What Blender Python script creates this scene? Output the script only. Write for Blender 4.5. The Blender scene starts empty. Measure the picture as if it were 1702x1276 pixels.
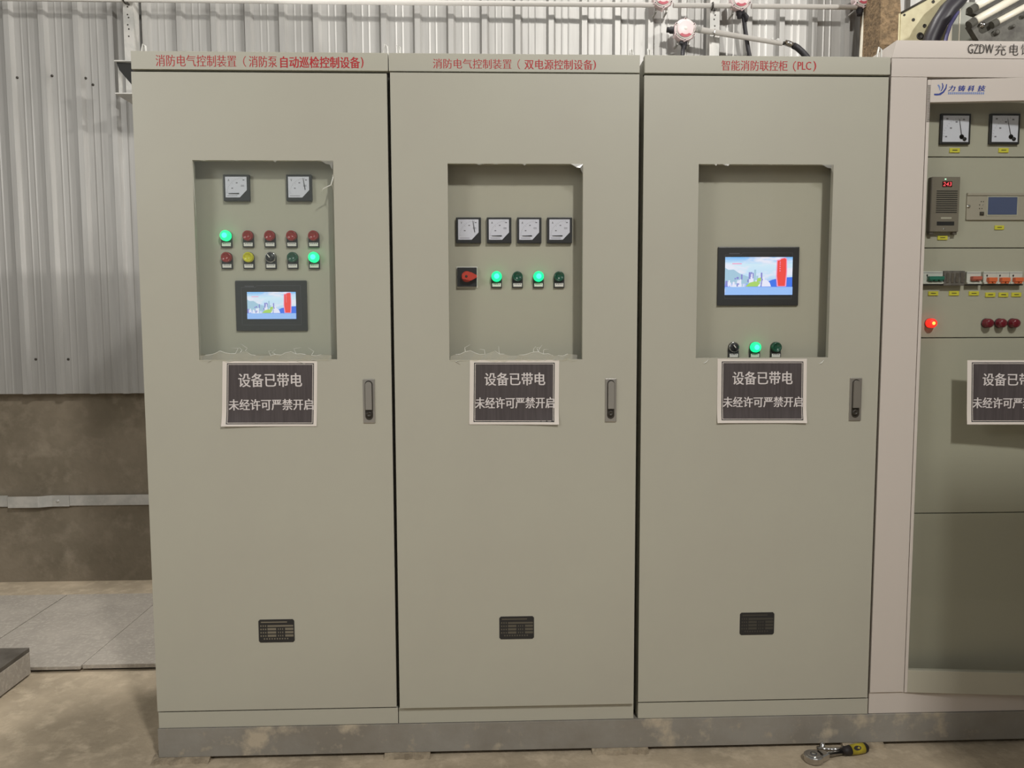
import bpy, bmesh, math, random
from mathutils import Vector, Matrix

random.seed(7)
scene = bpy.context.scene
col = scene.collection

# ------------------------------------------------------------------ camera
FPX, IW, IH = 1280.0, 1702.0, 1276.0
CAM = Vector((1.10388, -2.51463, 1.44965))
YAW, PITCH, ROLL = -0.03329, -0.07929, 0.00332
CR = Matrix.Rotation(YAW, 3, 'Z') @ Matrix.Rotation(PITCH, 3, 'X') @ Matrix.Rotation(ROLL, 3, 'Y')
cam_data = bpy.data.cameras.new('camera')
cam = bpy.data.objects.new('camera', cam_data)
col.objects.link(cam)
rt, fw, upv = CR.col[0], CR.col[1], CR.col[2]
m3 = Matrix((rt, upv, -fw)).transposed()
cam.matrix_world = Matrix.Translation(CAM) @ m3.to_4x4()
cam_data.sensor_width = 36.0
cam_data.lens = FPX / IW * 36.0
cam_data.clip_start = 0.05
scene.camera = cam

# ------------------------------------------------------------------ world, lamps, exposure
scene.view_settings.view_transform = 'Standard'
scene.view_settings.look = 'None'
scene.view_settings.gamma = 1.0
scene.view_settings.use_curve_mapping = False
scene.view_settings.exposure = 0.0
world = bpy.data.worlds.new('hall_ambient')
scene.world = world
world.use_nodes = True
world.node_tree.nodes['Background'].inputs[0].default_value = (1.0, 0.985, 0.945, 1)
world.node_tree.nodes['Background'].inputs[1].default_value = 0.2


def lamp(name, loc, target, power, size, color=(1, 0.975, 0.93), size_y=None):
    d = bpy.data.lights.new(name, 'AREA')
    d.energy = power
    d.color = color
    d.size = size
    if size_y:
        d.shape = 'RECTANGLE'
        d.size_y = size_y
    o = bpy.data.objects.new(name, d)
    o.location = loc
    o.rotation_euler = (Vector(target) - Vector(loc)).to_track_quat('-Z', 'Y').to_euler()
    col.objects.link(o)
    return o


lamp('hall_or_fill_lamp', (2.8, -4.4, 5.2), (1.0, 0.2, 1.2), 182, 0.32)
lamp('hall_or_fill_lamp', (9.5, -6.0, 5.4), (-0.5, 1.4, 2.0), 620, 0.3)
lamp('hall_or_fill_lamp', (-2.3, -3.3, 3.2), (0.3, 0.3, 1.0), 52, 1.4, (1, 0.99, 0.955))  # broad soft fill added from the left to lift the left doors
lamp('hall_or_fill_lamp', (1.45, 0.70, 4.3), (1.4, 1.4, 1.5), 1.7, 0.5, (1, 0.99, 0.97))
lamp('added_rib_light', (1.2, 1.35, 2.05), (-1.2, 1.5, 2.2), 13, 0.15, (1, 0.98, 0.95))  # unseen lamp added behind the cabinets to brighten the wall ribs
lamp('hall_or_fill_lamp', (1.1, 0.85, 6.6), (1.0, 0.9, 0.0), 165, 0.5, (1, 0.975, 0.93))


# ------------------------------------------------------------------ pixel -> plane helpers (1702 x 1276 frame)
def ray(px, py):
    return CR @ Vector(((px - IW / 2) / FPX, 1.0, (IH / 2 - py) / FPX))


def P(px, py, y=0.0):
    d = ray(px, py)
    p = CAM + d * ((y - CAM.y) / d.y)
    return p.x, p.z


def PZ(px, py, z):
    d = ray(px, py)
    p = CAM + d * ((z - CAM.z) / d.z)
    return p.x, p.y


def rectP(x0, y0, x1, y1, Y=0.0):
    cx, cy = (x0 + x1) / 2, (y0 + y1) / 2
    return P(x0, cy, Y)[0], P(x1, cy, Y)[0], P(cx, y1, Y)[1], P(cx, y0, Y)[1]


# ------------------------------------------------------------------ materials
def lin(c):
    c = c / 255.0
    return c / 12.92 if c <= 0.04045 else ((c + 0.055) / 1.055) ** 2.4


def rgb(r, g, b):
    return (lin(r), lin(g), lin(b), 1)


def mat(name, color, rough=0.5, metal=0.0, noise=None, bump=0.0, bscale=200.0, spec=0.5, coat=0.0):
    """noise = (scale, second colour, low, high): a second colour mixed in by a noise texture"""
    m = bpy.data.materials.new(name)
    m.use_nodes = True
    nt = m.node_tree
    b = nt.nodes['Principled BSDF']
    b.inputs['Base Color'].default_value = color
    b.inputs['Roughness'].default_value = rough
    b.inputs['Metallic'].default_value = metal
    b.inputs['Specular IOR Level'].default_value = spec
    b.inputs['Coat Weight'].default_value = coat
    tc = nt.nodes.new('ShaderNodeTexCoord')
    if noise:
        prev = None
        for n_ in (noise if isinstance(noise, list) else [noise]):
            sc, c2, lo, hi = n_[:4]
            n = nt.nodes.new('ShaderNodeTexNoise')
            n.inputs['Scale'].default_value = sc
            n.inputs['Detail'].default_value = 8
            n.inputs['Roughness'].default_value = 0.62
            if len(n_) > 4:
                mp = nt.nodes.new('ShaderNodeMapping')
                mp.inputs['Scale'].default_value = n_[4]
                nt.links.new(tc.outputs['Object'], mp.inputs['Vector'])
                nt.links.new(mp.outputs[0], n.inputs['Vector'])
            else:
                nt.links.new(tc.outputs['Object'], n.inputs['Vector'])
            r = nt.nodes.new('ShaderNodeValToRGB')
            r.color_ramp.elements[0].position = lo
            r.color_ramp.elements[1].position = hi
            mx = nt.nodes.new('ShaderNodeMix')
            mx.data_type = 'RGBA'
            nt.links.new(n.outputs['Fac'], r.inputs[0])
            nt.links.new(r.outputs[0], mx.inputs['Factor'])
            if prev is None:
                mx.inputs['A'].default_value = color
            else:
                nt.links.new(prev, mx.inputs['A'])
            mx.inputs['B'].default_value = c2
            prev = mx.outputs['Result']
        nt.links.new(prev, b.inputs['Base Color'])
    if bump:
        n2 = nt.nodes.new('ShaderNodeTexNoise')
        n2.inputs['Scale'].default_value = bscale
        n2.inputs['Detail'].default_value = 5
        nt.links.new(tc.outputs['Object'], n2.inputs['Vector'])
        bp = nt.nodes.new('ShaderNodeBump')
        bp.inputs['Strength'].default_value = bump
        bp.inputs['Distance'].default_value = 0.01
        nt.links.new(n2.outputs['Fac'], bp.inputs['Height'])
        nt.links.new(bp.outputs[0], b.inputs['Normal'])
    return m


def emit(name, color, strength):
    m = bpy.data.materials.new(name)
    m.use_nodes = True
    b = m.node_tree.nodes['Principled BSDF']
    b.inputs['Base Color'].default_value = (0.02, 0.02, 0.02, 1)
    b.inputs['Emission Color'].default_value = color
    b.inputs['Emission Strength'].default_value = strength
    return m


def glassy(name, tint, gloss, alpha_white=0.0, white=(0.8, 0.8, 0.78, 1), rough=0.02):
    """thin clear sheet: tinted transmission, a little mirror gloss, optional milky share"""
    m = bpy.data.materials.new(name)
    m.use_nodes = True
    nt = m.node_tree
    nt.nodes.clear()
    out = nt.nodes.new('ShaderNodeOutputMaterial')
    tr = nt.nodes.new('ShaderNodeBsdfTransparent')
    tr.inputs[0].default_value = tint
    gl = nt.nodes.new('ShaderNodeBsdfGlossy')
    gl.inputs['Roughness'].default_value = rough
    mx = nt.nodes.new('ShaderNodeMixShader')
    mx.inputs[0].default_value = gloss
    nt.links.new(tr.outputs[0], mx.inputs[1])
    nt.links.new(gl.outputs[0], mx.inputs[2])
    last = mx
    if alpha_white:
        df = nt.nodes.new('ShaderNodeBsdfDiffuse')
        df.inputs[0].default_value = white
        m2 = nt.nodes.new('ShaderNodeMixShader')
        m2.inputs[0].default_value = alpha_white
        nt.links.new(mx.outputs[0], m2.inputs[1])
        nt.links.new(df.outputs[0], m2.inputs[2])
        last = m2
    nt.links.new(last.outputs[0], out.inputs[0])
    return m


PAINT = mat('beige_grey_paint', rgb(179, 177, 163), 0.42, bump=0.04, bscale=900, noise=(2.2, rgb(176, 173, 160), 0.35, 0.7))
PAINT2 = mat('warm_white_paint', rgb(204, 195, 187), 0.45, bump=0.04, bscale=900)
PANEL = mat('inner_panel_paint', rgb(178, 174, 158), 0.45)
DARKGAP = mat('seal_and_gap_shade', rgb(38, 36, 33), 0.7)
BLACK = mat('black_plastic', rgb(36, 36, 38), 0.42)
BLACK2 = mat('bezel_plastic', rgb(50, 50, 51), 0.38)
BEZEL_LINE = mat('bezel_line', rgb(88, 88, 96), 0.4)
WHITE = mat('white_plastic', rgb(225, 222, 215), 0.5)
DIAL = mat('dial_white', rgb(214, 214, 226), 0.4)
INK = mat('black_ink', rgb(28, 27, 30), 0.6)
GREYINK = mat('grey_ink', rgb(120, 118, 128), 0.6)
RED = mat('red_lens', rgb(144, 30, 28), 0.28, coat=0.3)
REDDARK = mat('dark_red_lens', rgb(110, 22, 38), 0.25, coat=0.4)
REDKNOB = mat('red_knob', rgb(190, 62, 46), 0.4)
YELLOW = mat('yellow_lens', rgb(206, 200, 22), 0.3, coat=0.3)
GREENOFF = mat('green_lens', rgb(16, 78, 58), 0.28, coat=0.3)
GREENON = emit('lit_green_lens', (0.0, 1.0, 0.27, 1), 1.7)
REDON = emit('lit_red_lens', (1.0, 0.022, 0.012, 1), 1.5)
REDCORE = emit('lit_red_core', (1.0, 0.35, 0.06, 1), 3.0)
CHROME = mat('chrome', rgb(200, 198, 196), 0.18, 1.0)
STEEL = mat('satin_steel', rgb(176, 172, 165), 0.35, 0.75)
LOCK = mat('lock_dark', rgb(60, 56, 50), 0.45, 0.3)
REDPRINT = mat('red_print', rgb(176, 32, 40), 0.6)
BLACKPRINT = mat('black_print', rgb(52, 46, 42), 0.6)
BLUEPRINT = mat('blue_print', rgb(34, 56, 140), 0.5)
PALEBLUE = mat('pale_blue_print', rgb(116, 138, 190), 0.5)
LUG = mat('zinc_lug', rgb(214, 212, 206), 0.4, 0.2)
GREENCORE = emit('lit_green_core', (0.06, 1.0, 0.62, 1), 1.8)
PAPER = mat('white_paper', rgb(222, 214, 206), 0.75)
TONER = mat('toner_black', rgb(68, 61, 62), 0.6, noise=(14, rgb(78, 71, 72), 0.4, 0.6, (9, 1, 0.4)))
TONERLINE = mat('toner_dark_line', rgb(40, 38, 42), 0.6)
PAPERTEXT = mat('paper_letters', rgb(214, 207, 206), 0.7)
GLASS = glassy('clear_glass', (0.985, 0.99, 0.985, 1), 0.02)
DOORGLASS = glassy('tinted_door_glass', (0.955, 0.965, 0.955, 1), 0.025)
FILM = glassy('clear_film_sheet', (0.98, 1.0, 0.99, 1), 0.03, 0.035, (0.75, 0.85, 0.83, 1), 0.2)
FILMTORN = glassy('torn_film', (0.97, 0.97, 0.93, 1), 0.10, 0.2, (0.85, 0.84, 0.76, 1), 0.25)
FILMEDGE = glassy('film_crease', (0.9, 0.9, 0.86, 1), 0.15, 0.65, (0.9, 0.9, 0.84, 1), 0.25)
CLAD = mat('galvanised_sheet', rgb(172, 170, 166), 0.42, 0.3, noise=[(3, rgb(158, 156, 152), 0.4, 0.65, (6, 6, 0.35))])
CONC = mat('rough_concrete', rgb(138, 127, 110), 0.9, noise=[(2.2, rgb(112, 103, 87), 0.35, 0.65), (9, rgb(148, 137, 120), 0.5, 0.75)], bump=0.25, bscale=30)
SCREED = mat('sandy_screed', rgb(186, 170, 146), 0.95, noise=[(3, rgb(156, 143, 122), 0.35, 0.65), (16, rgb(198, 182, 158), 0.5, 0.75)], bump=0.35, bscale=40)
SLAB = mat('grey_stone_slab', rgb(172, 164, 153), 0.85, noise=[(4, rgb(154, 147, 137), 0.35, 0.65), (60, rgb(186, 178, 166), 0.5, 0.72)], bump=0.2, bscale=80)
SLABDARK = mat('dark_slab_top', rgb(96, 90, 82), 0.9, noise=(8, rgb(78, 72, 64), 0.4, 0.6))
CHANNEL = mat('dusty_channel_steel', rgb(150, 146, 138), 0.65, 0.1, noise=[(2.6, rgb(136, 130, 120), 0.4, 0.6), (5.0, rgb(186, 174, 154), 0.57, 0.66), (22, rgb(166, 156, 140), 0.58, 0.7)], bump=0.1, bscale=60)
MORTAR = mat('mortar', rgb(164, 150, 128), 0.95, noise=(25, rgb(130, 118, 100), 0.4, 0.65), bump=0.6, bscale=50)
GALV = mat('galvanised_steel', rgb(196, 193, 187), 0.42, 0.2, noise=(12, rgb(178, 177, 172), 0.4, 0.6))
PIPE = mat('zinc_pipe', rgb(212, 208, 202), 0.4, 0.12)
TRAYDARK = mat('tray_shade', rgb(40, 40, 39), 0.7)
JBOX = mat('pinkish_white_enamel', rgb(226, 204, 204), 0.35)
JRED = mat('red_marking', rgb(176, 70, 84), 0.45)
HOSE = mat('black_hose', rgb(48, 46, 50), 0.5, bump=0.3, bscale=120)
CREAM = mat('cream_steel', rgb(205, 196, 158), 0.5, noise=(9, rgb(184, 172, 134), 0.45, 0.7))
COLUMN = mat('brown_column', rgb(150, 126, 96), 0.95, noise=[(30, rgb(112, 94, 72), 0.42, 0.62)], bump=0.8, bscale=60)
ENCL = mat('grey_green_paint', rgb(148, 148, 136), 0.5)
ENCLEDGE = mat('pale_edge', rgb(236, 226, 206), 0.5)
CABLE = mat('black_cable', rgb(44, 40, 46), 0.45)
CABLE2 = mat('violet_cable', rgb(92, 88, 128), 0.45)
WHITEPIPE = mat('white_pipe', rgb(236, 230, 212), 0.35)
RACKDARK = mat('dark_grey_bracket', rgb(92, 90, 82), 0.6, 0.2, noise=(20, rgb(64, 60, 54), 0.4, 0.65))
MODULE = mat('bronze_grey_module', rgb(124, 116, 104), 0.45)
MODULEEDGE = mat('module_edge', rgb(92, 84, 76), 0.5)
MONITOR = mat('monitor_grey', rgb(168, 160, 146), 0.45)
LCD = mat('blue_lcd', rgb(82, 92, 124), 0.25)
YTAG = mat('yellow_tag', rgb(212, 204, 66), 0.5)
TOGGLEGREEN = mat('green_toggle', rgb(40, 112, 94), 0.4)
TOGGLERED = mat('red_toggle', rgb(190, 104, 84), 0.4)
TOGGLEORANGE = mat('orange_toggle', rgb(226, 112, 66), 0.4)
BRKWHITE = mat('breaker_white', rgb(206, 206, 198), 0.5)
BRKGREY = mat('breaker_grey', rgb(112, 106, 100), 0.6, noise=(60, rgb(90, 84, 80), 0.4, 0.6))
RATCHET = mat('dull_ratchet_plate', rgb(92, 92, 94), 0.5, 0.5)
GRIP = mat('yellow_grip', rgb(176, 160, 44), 0.45)
GRIPBLACK = mat('black_grip', rgb(36, 30, 30), 0.6)
SEG = emit('red_digits', (1.0, 0.08, 0.1, 1), 1.6)
DOT = emit('green_dot', (0.5, 1.0, 0.6, 1), 1.6)
DISPLAYDARK = mat('dark_red_window', rgb(58, 10, 12), 0.3)


def screen_sky():
    m = bpy.data.materials.new('screen_sky')
    m.use_nodes = True
    nt = m.node_tree
    b = nt.nodes['Principled BSDF']
    b.inputs['Base Color'].default_value = (0.02, 0.02, 0.02, 1)
    tc = nt.nodes.new('ShaderNodeTexCoord')
    sp = nt.nodes.new('ShaderNodeSeparateXYZ')
    nt.links.new(tc.outputs['Generated'], sp.inputs[0])
    rp = nt.nodes.new('ShaderNodeValToRGB')
    e = rp.color_ramp.elements
    e[0].position, e[0].color = 0.22, rgb(90, 140, 250)
    e[1].position, e[1].color = 0.45, rgb(196, 228, 255)
    e.new(0.8).color = rgb(214, 240, 255)
    e.new(1.0).color = rgb(120, 190, 255)
    nt.links.new(sp.outputs['Z'], rp.inputs[0])
    mp = nt.nodes.new('ShaderNodeMapping')
    mp.inputs['Scale'].default_value = (3, 1, 5)
    nt.links.new(tc.outputs['Generated'], mp.inputs[0])
    nz = nt.nodes.new('ShaderNodeTexNoise')
    nz.inputs['Scale'].default_value = 1.3
    nt.links.new(mp.outputs[0], nz.inputs['Vector'])
    r2 = nt.nodes.new('ShaderNodeValToRGB')
    r2.color_ramp.elements[0].position, r2.color_ramp.elements[1].position = 0.45, 0.65
    nt.links.new(nz.outputs['Fac'], r2.inputs[0])
    mx = nt.nodes.new('ShaderNodeMix')
    mx.data_type = 'RGBA'
    nt.links.new(r2.outputs[0], mx.inputs['Factor'])
    nt.links.new(rp.outputs[0], mx.inputs['A'])
    mx.inputs['B'].default_value = rgb(238, 240, 255)
    nt.links.new(mx.outputs['Result'], b.inputs['Emission Color'])
    b.inputs['Emission Strength'].default_value = 0.95
    return m


S_SKY = screen_sky()
S_HILL = emit('screen_hill', rgb(168, 204, 226), 0.95)
S_CITY = emit('screen_city', rgb(136, 136, 212), 0.95)
S_CITY2 = emit('screen_city_pale', rgb(236, 236, 255), 0.98)
S_GREEN = emit('screen_green', rgb(178, 222, 106), 0.9)
S_SEA = emit('screen_sea', rgb(60, 120, 245), 0.9)
S_BAR = emit('screen_bar', rgb(156, 196, 255), 0.95)
S_RED = emit('screen_red', rgb(246, 70, 62), 0.95)
S_PINK = emit('screen_pink', rgb(250, 160, 200), 0.95)


# ------------------------------------------------------------------ mesh builder
class MB:
    def __init__(self, xf=None):
        self.bm = bmesh.new()
        self.mats = []
        self.xf = xf

    def mi(self, m):
        if m not in self.mats:
            self.mats.append(m)
        return self.mats.index(m)

    def faces(self, verts, faces, m, smooth=False):
        i = self.mi(m)
        vs = [self.bm.verts.new(v) for v in verts]
        out = []
        for f in faces:
            try:
                fc = self.bm.faces.new([vs[k] for k in f])
            except ValueError:
                continue
            fc.material_index = i
            fc.smooth = smooth
            out.append(fc)
        return vs, out

    def box(self, x0, x1, y0, y1, z0, z1, m, bevel=0.0):
        if x0 > x1: x0, x1 = x1, x0
        if y0 > y1: y0, y1 = y1, y0
        if z0 > z1: z0, z1 = z1, z0
        v = [(x0, y0, z0), (x1, y0, z0), (x1, y1, z0), (x0, y1, z0), (x0, y0, z1), (x1, y0, z1), (x1, y1, z1), (x0, y1, z1)]
        f = [(0, 3, 2, 1), (4, 5, 6, 7), (0, 1, 5, 4), (1, 2, 6, 5), (2, 3, 7, 6), (3, 0, 4, 7)]
        vs, fs = self.faces(v, f, m)
        if bevel:
            es = {e for fc in fs for e in fc.edges}
            r = bmesh.ops.bevel(self.bm, geom=list(es), offset=bevel, segments=2, affect='EDGES', profile=0.6)
            for fc in r['faces']:
                fc.material_index = self.mi(m)
        return self

    def prism(self, pts, y0, y1, m):
        """polygon in the XZ plane (counter-clockwise seen from the front), extruded from y0 (front) to y1"""
        a = sum(pts[i][0] * pts[(i + 1) % len(pts)][1] - pts[(i + 1) % len(pts)][0] * pts[i][1] for i in range(len(pts)))
        if a < 0:
            pts = pts[::-1]
        n = len(pts)
        v = [(p[0], y0, p[1]) for p in pts] + [(p[0], y1, p[1]) for p in pts]
        f = [tuple(range(n)), tuple(range(2 * n - 1, n - 1, -1))]
        for i in range(n):
            j = (i + 1) % n
            f.append((i, n + i, n + j, j))
        self.faces(v, f, m)
        return self

    def flat(self, pts, y, m):
        a = sum(pts[i][0] * pts[(i + 1) % len(pts)][1] - pts[(i + 1) % len(pts)][0] * pts[i][1] for i in range(len(pts)))
        if a < 0:
            pts = pts[::-1]
        self.faces([(p[0], y, p[1]) for p in pts], [tuple(range(len(pts)))], m)
        return self

    def frect(self, x0, x1, z0, z1, y, m):
        return self.flat([(x0, z0), (x1, z0), (x1, z1), (x0, z1)], y, m)

    def lathe(self, prof, o, axis, m, seg=20, smooth=True):
        """prof: list of (radius, distance along axis)"""
        ax = Vector(axis).normalized()
        t = Vector((0, 0, 1)) if abs(ax.z) < 0.9 else Vector((1, 0, 0))
        u = ax.cross(t).normalized()
        w = ax.cross(u)
        o = Vector(o)
        v, f = [], []
        for r, d in prof:
            for k in range(seg):
                a = 2 * math.pi * k / seg
                v.append(o + ax * d + (u * math.cos(a) + w * math.sin(a)) * r)
        for i in range(len(prof) - 1):
            for k in range(seg):
                k2 = (k + 1) % seg
                f.append((i * seg + k, i * seg + k2, (i + 1) * seg + k2, (i + 1) * seg + k))
        vs, fs = self.faces(v, f, m, smooth)
        i = self.mi(m)
        for row in (0, len(prof) - 1):
            if prof[row][0] > 1e-6:
                try:
                    fc = self.bm.faces.new([vs[row * seg + k] for k in range(seg)])
                    fc.material_index = i
                except ValueError:
                    pass
        return self

    def cyl(self, p0, p1, r, m, seg=16, r1=None):
        p0, p1 = Vector(p0), Vector(p1)
        L = (p1 - p0).length
        return self.lathe([(r, 0), (r if r1 is None else r1, L)], p0, p1 - p0, m, seg)

    def tube(self, pts, r, m, seg=12):
        pts = [Vector(p) for p in pts]
        n = len(pts)
        v, f = [], []
        u = None
        for i, p in enumerate(pts):
            d = (pts[min(i + 1, n - 1)] - pts[max(i - 1, 0)]).normalized()
            if u is None:
                t = Vector((0, 1, 0)) if abs(d.y) < 0.9 else Vector((1, 0, 0))
                u = (t - d * t.dot(d)).normalized()
            else:
                u = (u - d * u.dot(d)).normalized()
            w = d.cross(u)
            rr = r[i] if isinstance(r, (list, tuple)) else r
            for k in range(seg):
                a = 2 * math.pi * k / seg
                v.append(p + (u * math.cos(a) + w * math.sin(a)) * rr)
        for i in range(n - 1):
            for k in range(seg):
                k2 = (k + 1) % seg
                f.append((i * seg + k, i * seg + k2, (i + 1) * seg + k2, (i + 1) * seg + k))
        vs, fs = self.faces(v, f, m, True)
        for row in (0, n - 1):
            fc = self.bm.faces.new([vs[row * seg + k] for k in range(seg)])
            fc.material_index = self.mi(m)
        return self

    def frame(self, X, Z, x0, x1, z0, z1, y0, y1, m):
        """rectangular plate X x Z with the opening x0..x1, z0..z1"""
        (a, b), (c, d) = X, Z
        o = [(a, c), (b, c), (b, d), (a, d)]
        h = [(x0, z0), (x1, z0), (x1, z1), (x0, z1)]
        v = [(p[0], y0, p[1]) for p in o + h] + [(p[0], y1, p[1]) for p in o + h]
        f = []
        for i in range(4):
            j = (i + 1) % 4
            f += [(i, j, 4 + j, 4 + i), (8 + i, 12 + i, 12 + j, 8 + j), (i, 8 + i, 8 + j, j), (4 + i, 4 + j, 12 + j, 12 + i)]
        self.faces(v, f, m)
        return self

    def text(self, body, x0, x1, z0, z1, y, m, offset=0.0, shift=0.0, slant=0.0):
        cu = bpy.data.curves.new('lettering', 'FONT')
        cu.body = body
        cu.size = 1.0
        cu.offset = offset
        cu.resolution_u = 2
        o = bpy.data.objects.new('lettering', cu)
        col.objects.link(o)
        dg = bpy.context.evaluated_depsgraph_get()
        ev = o.evaluated_get(dg)
        me = ev.to_mesh()
        vv = [v.co.copy() for v in me.vertices]
        ff = [tuple(p.vertices) for p in me.polygons]
        ev.to_mesh_clear()
        bpy.data.objects.remove(o)
        bpy.data.curves.remove(cu)
        if not vv:
            return self
        ax, bx = min(v.x for v in vv), max(v.x for v in vv)
        ay, by = min(v.y for v in vv), max(v.y for v in vv)
        sx, sz = (x1 - x0) / max(bx - ax, 1e-6), (z1 - z0) / max(by - ay, 1e-6)
        for k in ((0, 1) if shift else (0,)):
            self.faces([(x0 + (v.x - ax) * sx + (shift * (k - 0.5) if shift else 0) + slant * (v.y - ay) * sz, y - 0.00002 * k, z0 + (v.y - ay) * sz) for v in vv], ff, m)
        return self

    def build(self, name, parent=None, label=None):
        me = bpy.data.meshes.new(name)
        if self.xf:
            for v in self.bm.verts:
                v.co = self.xf(v.co)
        top = parent
        while top is not None and top.parent is not None:
            top = top.parent
        if top is not None:
            off = Vector(top['_loc'])
            for v in self.bm.verts:
                v.co -= off
        self.bm.normal_update()
        self.bm.to_mesh(me)
        self.bm.free()
        for m in self.mats:
            me.materials.append(m)
        o = bpy.data.objects.new(name, me)
        col.objects.link(o)
        if parent is not None:
            o.parent = parent
        if label:
            o['label'] = label
        return o


def thing(name, label, cat, loc, group=None):
    o = bpy.data.objects.new(name, None)
    o.empty_display_size = 0.05
    col.objects.link(o)
    o.location = loc
    o['_loc'] = tuple(loc)
    o['label'] = label
    o['category'] = cat
    if group:
        o['group'] = group
    return o


def tag(o, label, cat, group=None):
    o['label'] = label
    o['category'] = cat
    if group:
        o['group'] = group
    return o


def struct(o):
    o['kind'] = 'structure'
    return o


# ------------------------------------------------------------------ the setting
FZ = -0.015
b = MB()
b.box(-4.5, 7.0, -4.5, 2.4, FZ - 0.2, FZ, SCREED)
struct(b.build('floor'))

b = MB()
b.box(-4.5, 7.0, 1.87, 2.2, FZ, 1.085, CONC)
wall = struct(b.build('wall_back'))

# ribbed sheet above the concrete
prof = []
pitch, x = 0.1803, -1.033 - 0.1803 * 12
yf = 1.80
while x < 6.0:
    prof += [(x - 0.052, yf), (x - 0.040, yf - 0.026), (x - 0.012, yf - 0.026), (x, yf)]
    for k in (0.036, 0.072):
        prof += [(x + k - 0.007, yf), (x + k, yf - 0.0014), (x + k + 0.007, yf)]
    x += pitch
b = MB()
v, f = [], []
z0, z1 = 1.068, 4.2
n = len(prof)
for px_, py_ in prof:
    v.append((px_, py_, z0))
for px_, py_ in prof:
    v.append((px_, py_, z1))
for px_, py_ in prof:
    v.append((px_, 1.84, z0))
for px_, py_ in prof:
    v.append((px_, 1.84, z1))
for i in range(n - 1):
    f += [(i, i + 1, n + i + 1, n + i), (2 * n + i + 1, 2 * n + i, 3 * n + i, 3 * n + i + 1), (i + 1, i, 2 * n + i, 2 * n + i + 1), (n + i, n + i + 1, 3 * n + i + 1, 3 * n + i)]
b.faces(v, f, CLAD)
clad = struct(b.build('wall_back_upper'))
# sheet fixing screws that show on the left
for px_, py_ in ((27, 128), (85, 125), (141, 129), (153, 140), (58, 597), (112, 597)):
    X, Z = P(px_, py_, 1.79)
    s = MB()
    s.lathe([(0.007, 0), (0.007, 0.004), (0.004, 0.006), (0.0, 0.0065)], (X, 1.801, Z), (0, -1, 0), LOCK, 10)
    so = s.build('sheet_screw')
    so.parent = clad

# ------------------------------------------------------------------ parts used on the cabinet fronts
PY = 0.064           # front of the inner panels behind the windows


def indicator(root, px, py, kind, Y=PY):
    """push button / pilot lamp / selector on a black legend holder; px, py = lens centre"""
    X, Z = P(px, py, Y - 0.022)
    name = {'sel': 'selector_switch', 'red': 'push_button', 'yellow': 'push_button', 'green': 'push_button', 'lit': 'indicator_light'}[kind]
    lab = {'sel': 'black selector switch', 'red': 'red push button', 'yellow': 'yellow push button', 'green': 'dark green push button', 'lit': 'lit green indicator light'}[kind]
    r = 0.0175
    pts = [(X - r, Z - 0.037), (X + r, Z - 0.037)]
    for k in range(13):
        a = math.pi * k / 12
        pts.append((X + r * math.cos(a), Z + r * math.sin(a)))
    h = MB()
    h.prism(pts, Y - 0.006, Y - 0.0002, BLACK)
    h.box(X - r, X + r, Y - 0.0085, Y - 0.006, Z - 0.037, Z - 0.0185, BLACK, 0.001)
    base = h.build(name, root, lab)
    lp = MB()
    lp.box(X - r * 0.82, X + r * 0.82, Y - 0.0095, Y - 0.0085, Z - 0.0335, Z - 0.0222, WHITE)
    for k in range(4):
        x_ = X - r * 0.6 + k * 0.0058
        lp.frect(x_, x_ + 0.004, Z - 0.0265, Z - 0.0235, Y - 0.00955, GREYINK)
    lp.build('legend_plate', base)
    c = MB()
    o = (X, Y - 0.006, Z)
    if kind == 'sel':
        c.lathe([(0.0172, 0), (0.0172, 0.008), (0.0152, 0.010), (0.0145, 0.0085)], o, (0, -1, 0), CHROME, 28)
        c.lathe([(0.0145, 0), (0.0145, 0.009), (0.013, 0.0115), (0.0, 0.012)], o, (0, -1, 0), BLACK, 24)
        d = Vector((0.62, 0, -0.78)).normalized()
        q = Vector((-d.z, 0, d.x))
        ce = Vector((X, 0, Z))
        w = [ce - d * 0.011 - q * 0.0035, ce + d * 0.011 - q * 0.0035, ce + d * 0.011 + q * 0.0035, ce - d * 0.011 + q * 0.0035]
        c.prism([(t.x, t.z) for t in w], Y - 0.026, Y - 0.017, BLACK)
        w = [ce - d * 0.010 - q * 0.0014, ce + d * 0.002 - q * 0.0014, ce + d * 0.002 + q * 0.0014, ce - d * 0.010 + q * 0.0014]
        c.prism([(t.x, t.z) for t in w], Y - 0.0266, Y - 0.026, WHITE)
        c.build('knob', base)
    else:
        mm = {'red': RED, 'yellow': YELLOW, 'green': GREENOFF, 'lit': GREENON}[kind]
        if kind != 'lit':
            c.lathe([(0.0168, 0), (0.0168, 0.010), (0.0155, 0.0125), (0.0125, 0.013), (0.012, 0.0115), (0.0, 0.0118)], o, (0, -1, 0), mm, 28)
        else:
            c.lathe([(0.0172, 0), (0.0172, 0.012), (0.0155, 0.017), (0.011, 0.0205), (0.0085, 0.0212)], o, (0, -1, 0), mm, 28)
            c.lathe([(0.0085, 0.0212), (0.005, 0.0222), (0.0, 0.0225)], o, (0, -1, 0), GREENCORE, 28)
        c.build('lens', base)
    return base


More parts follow.
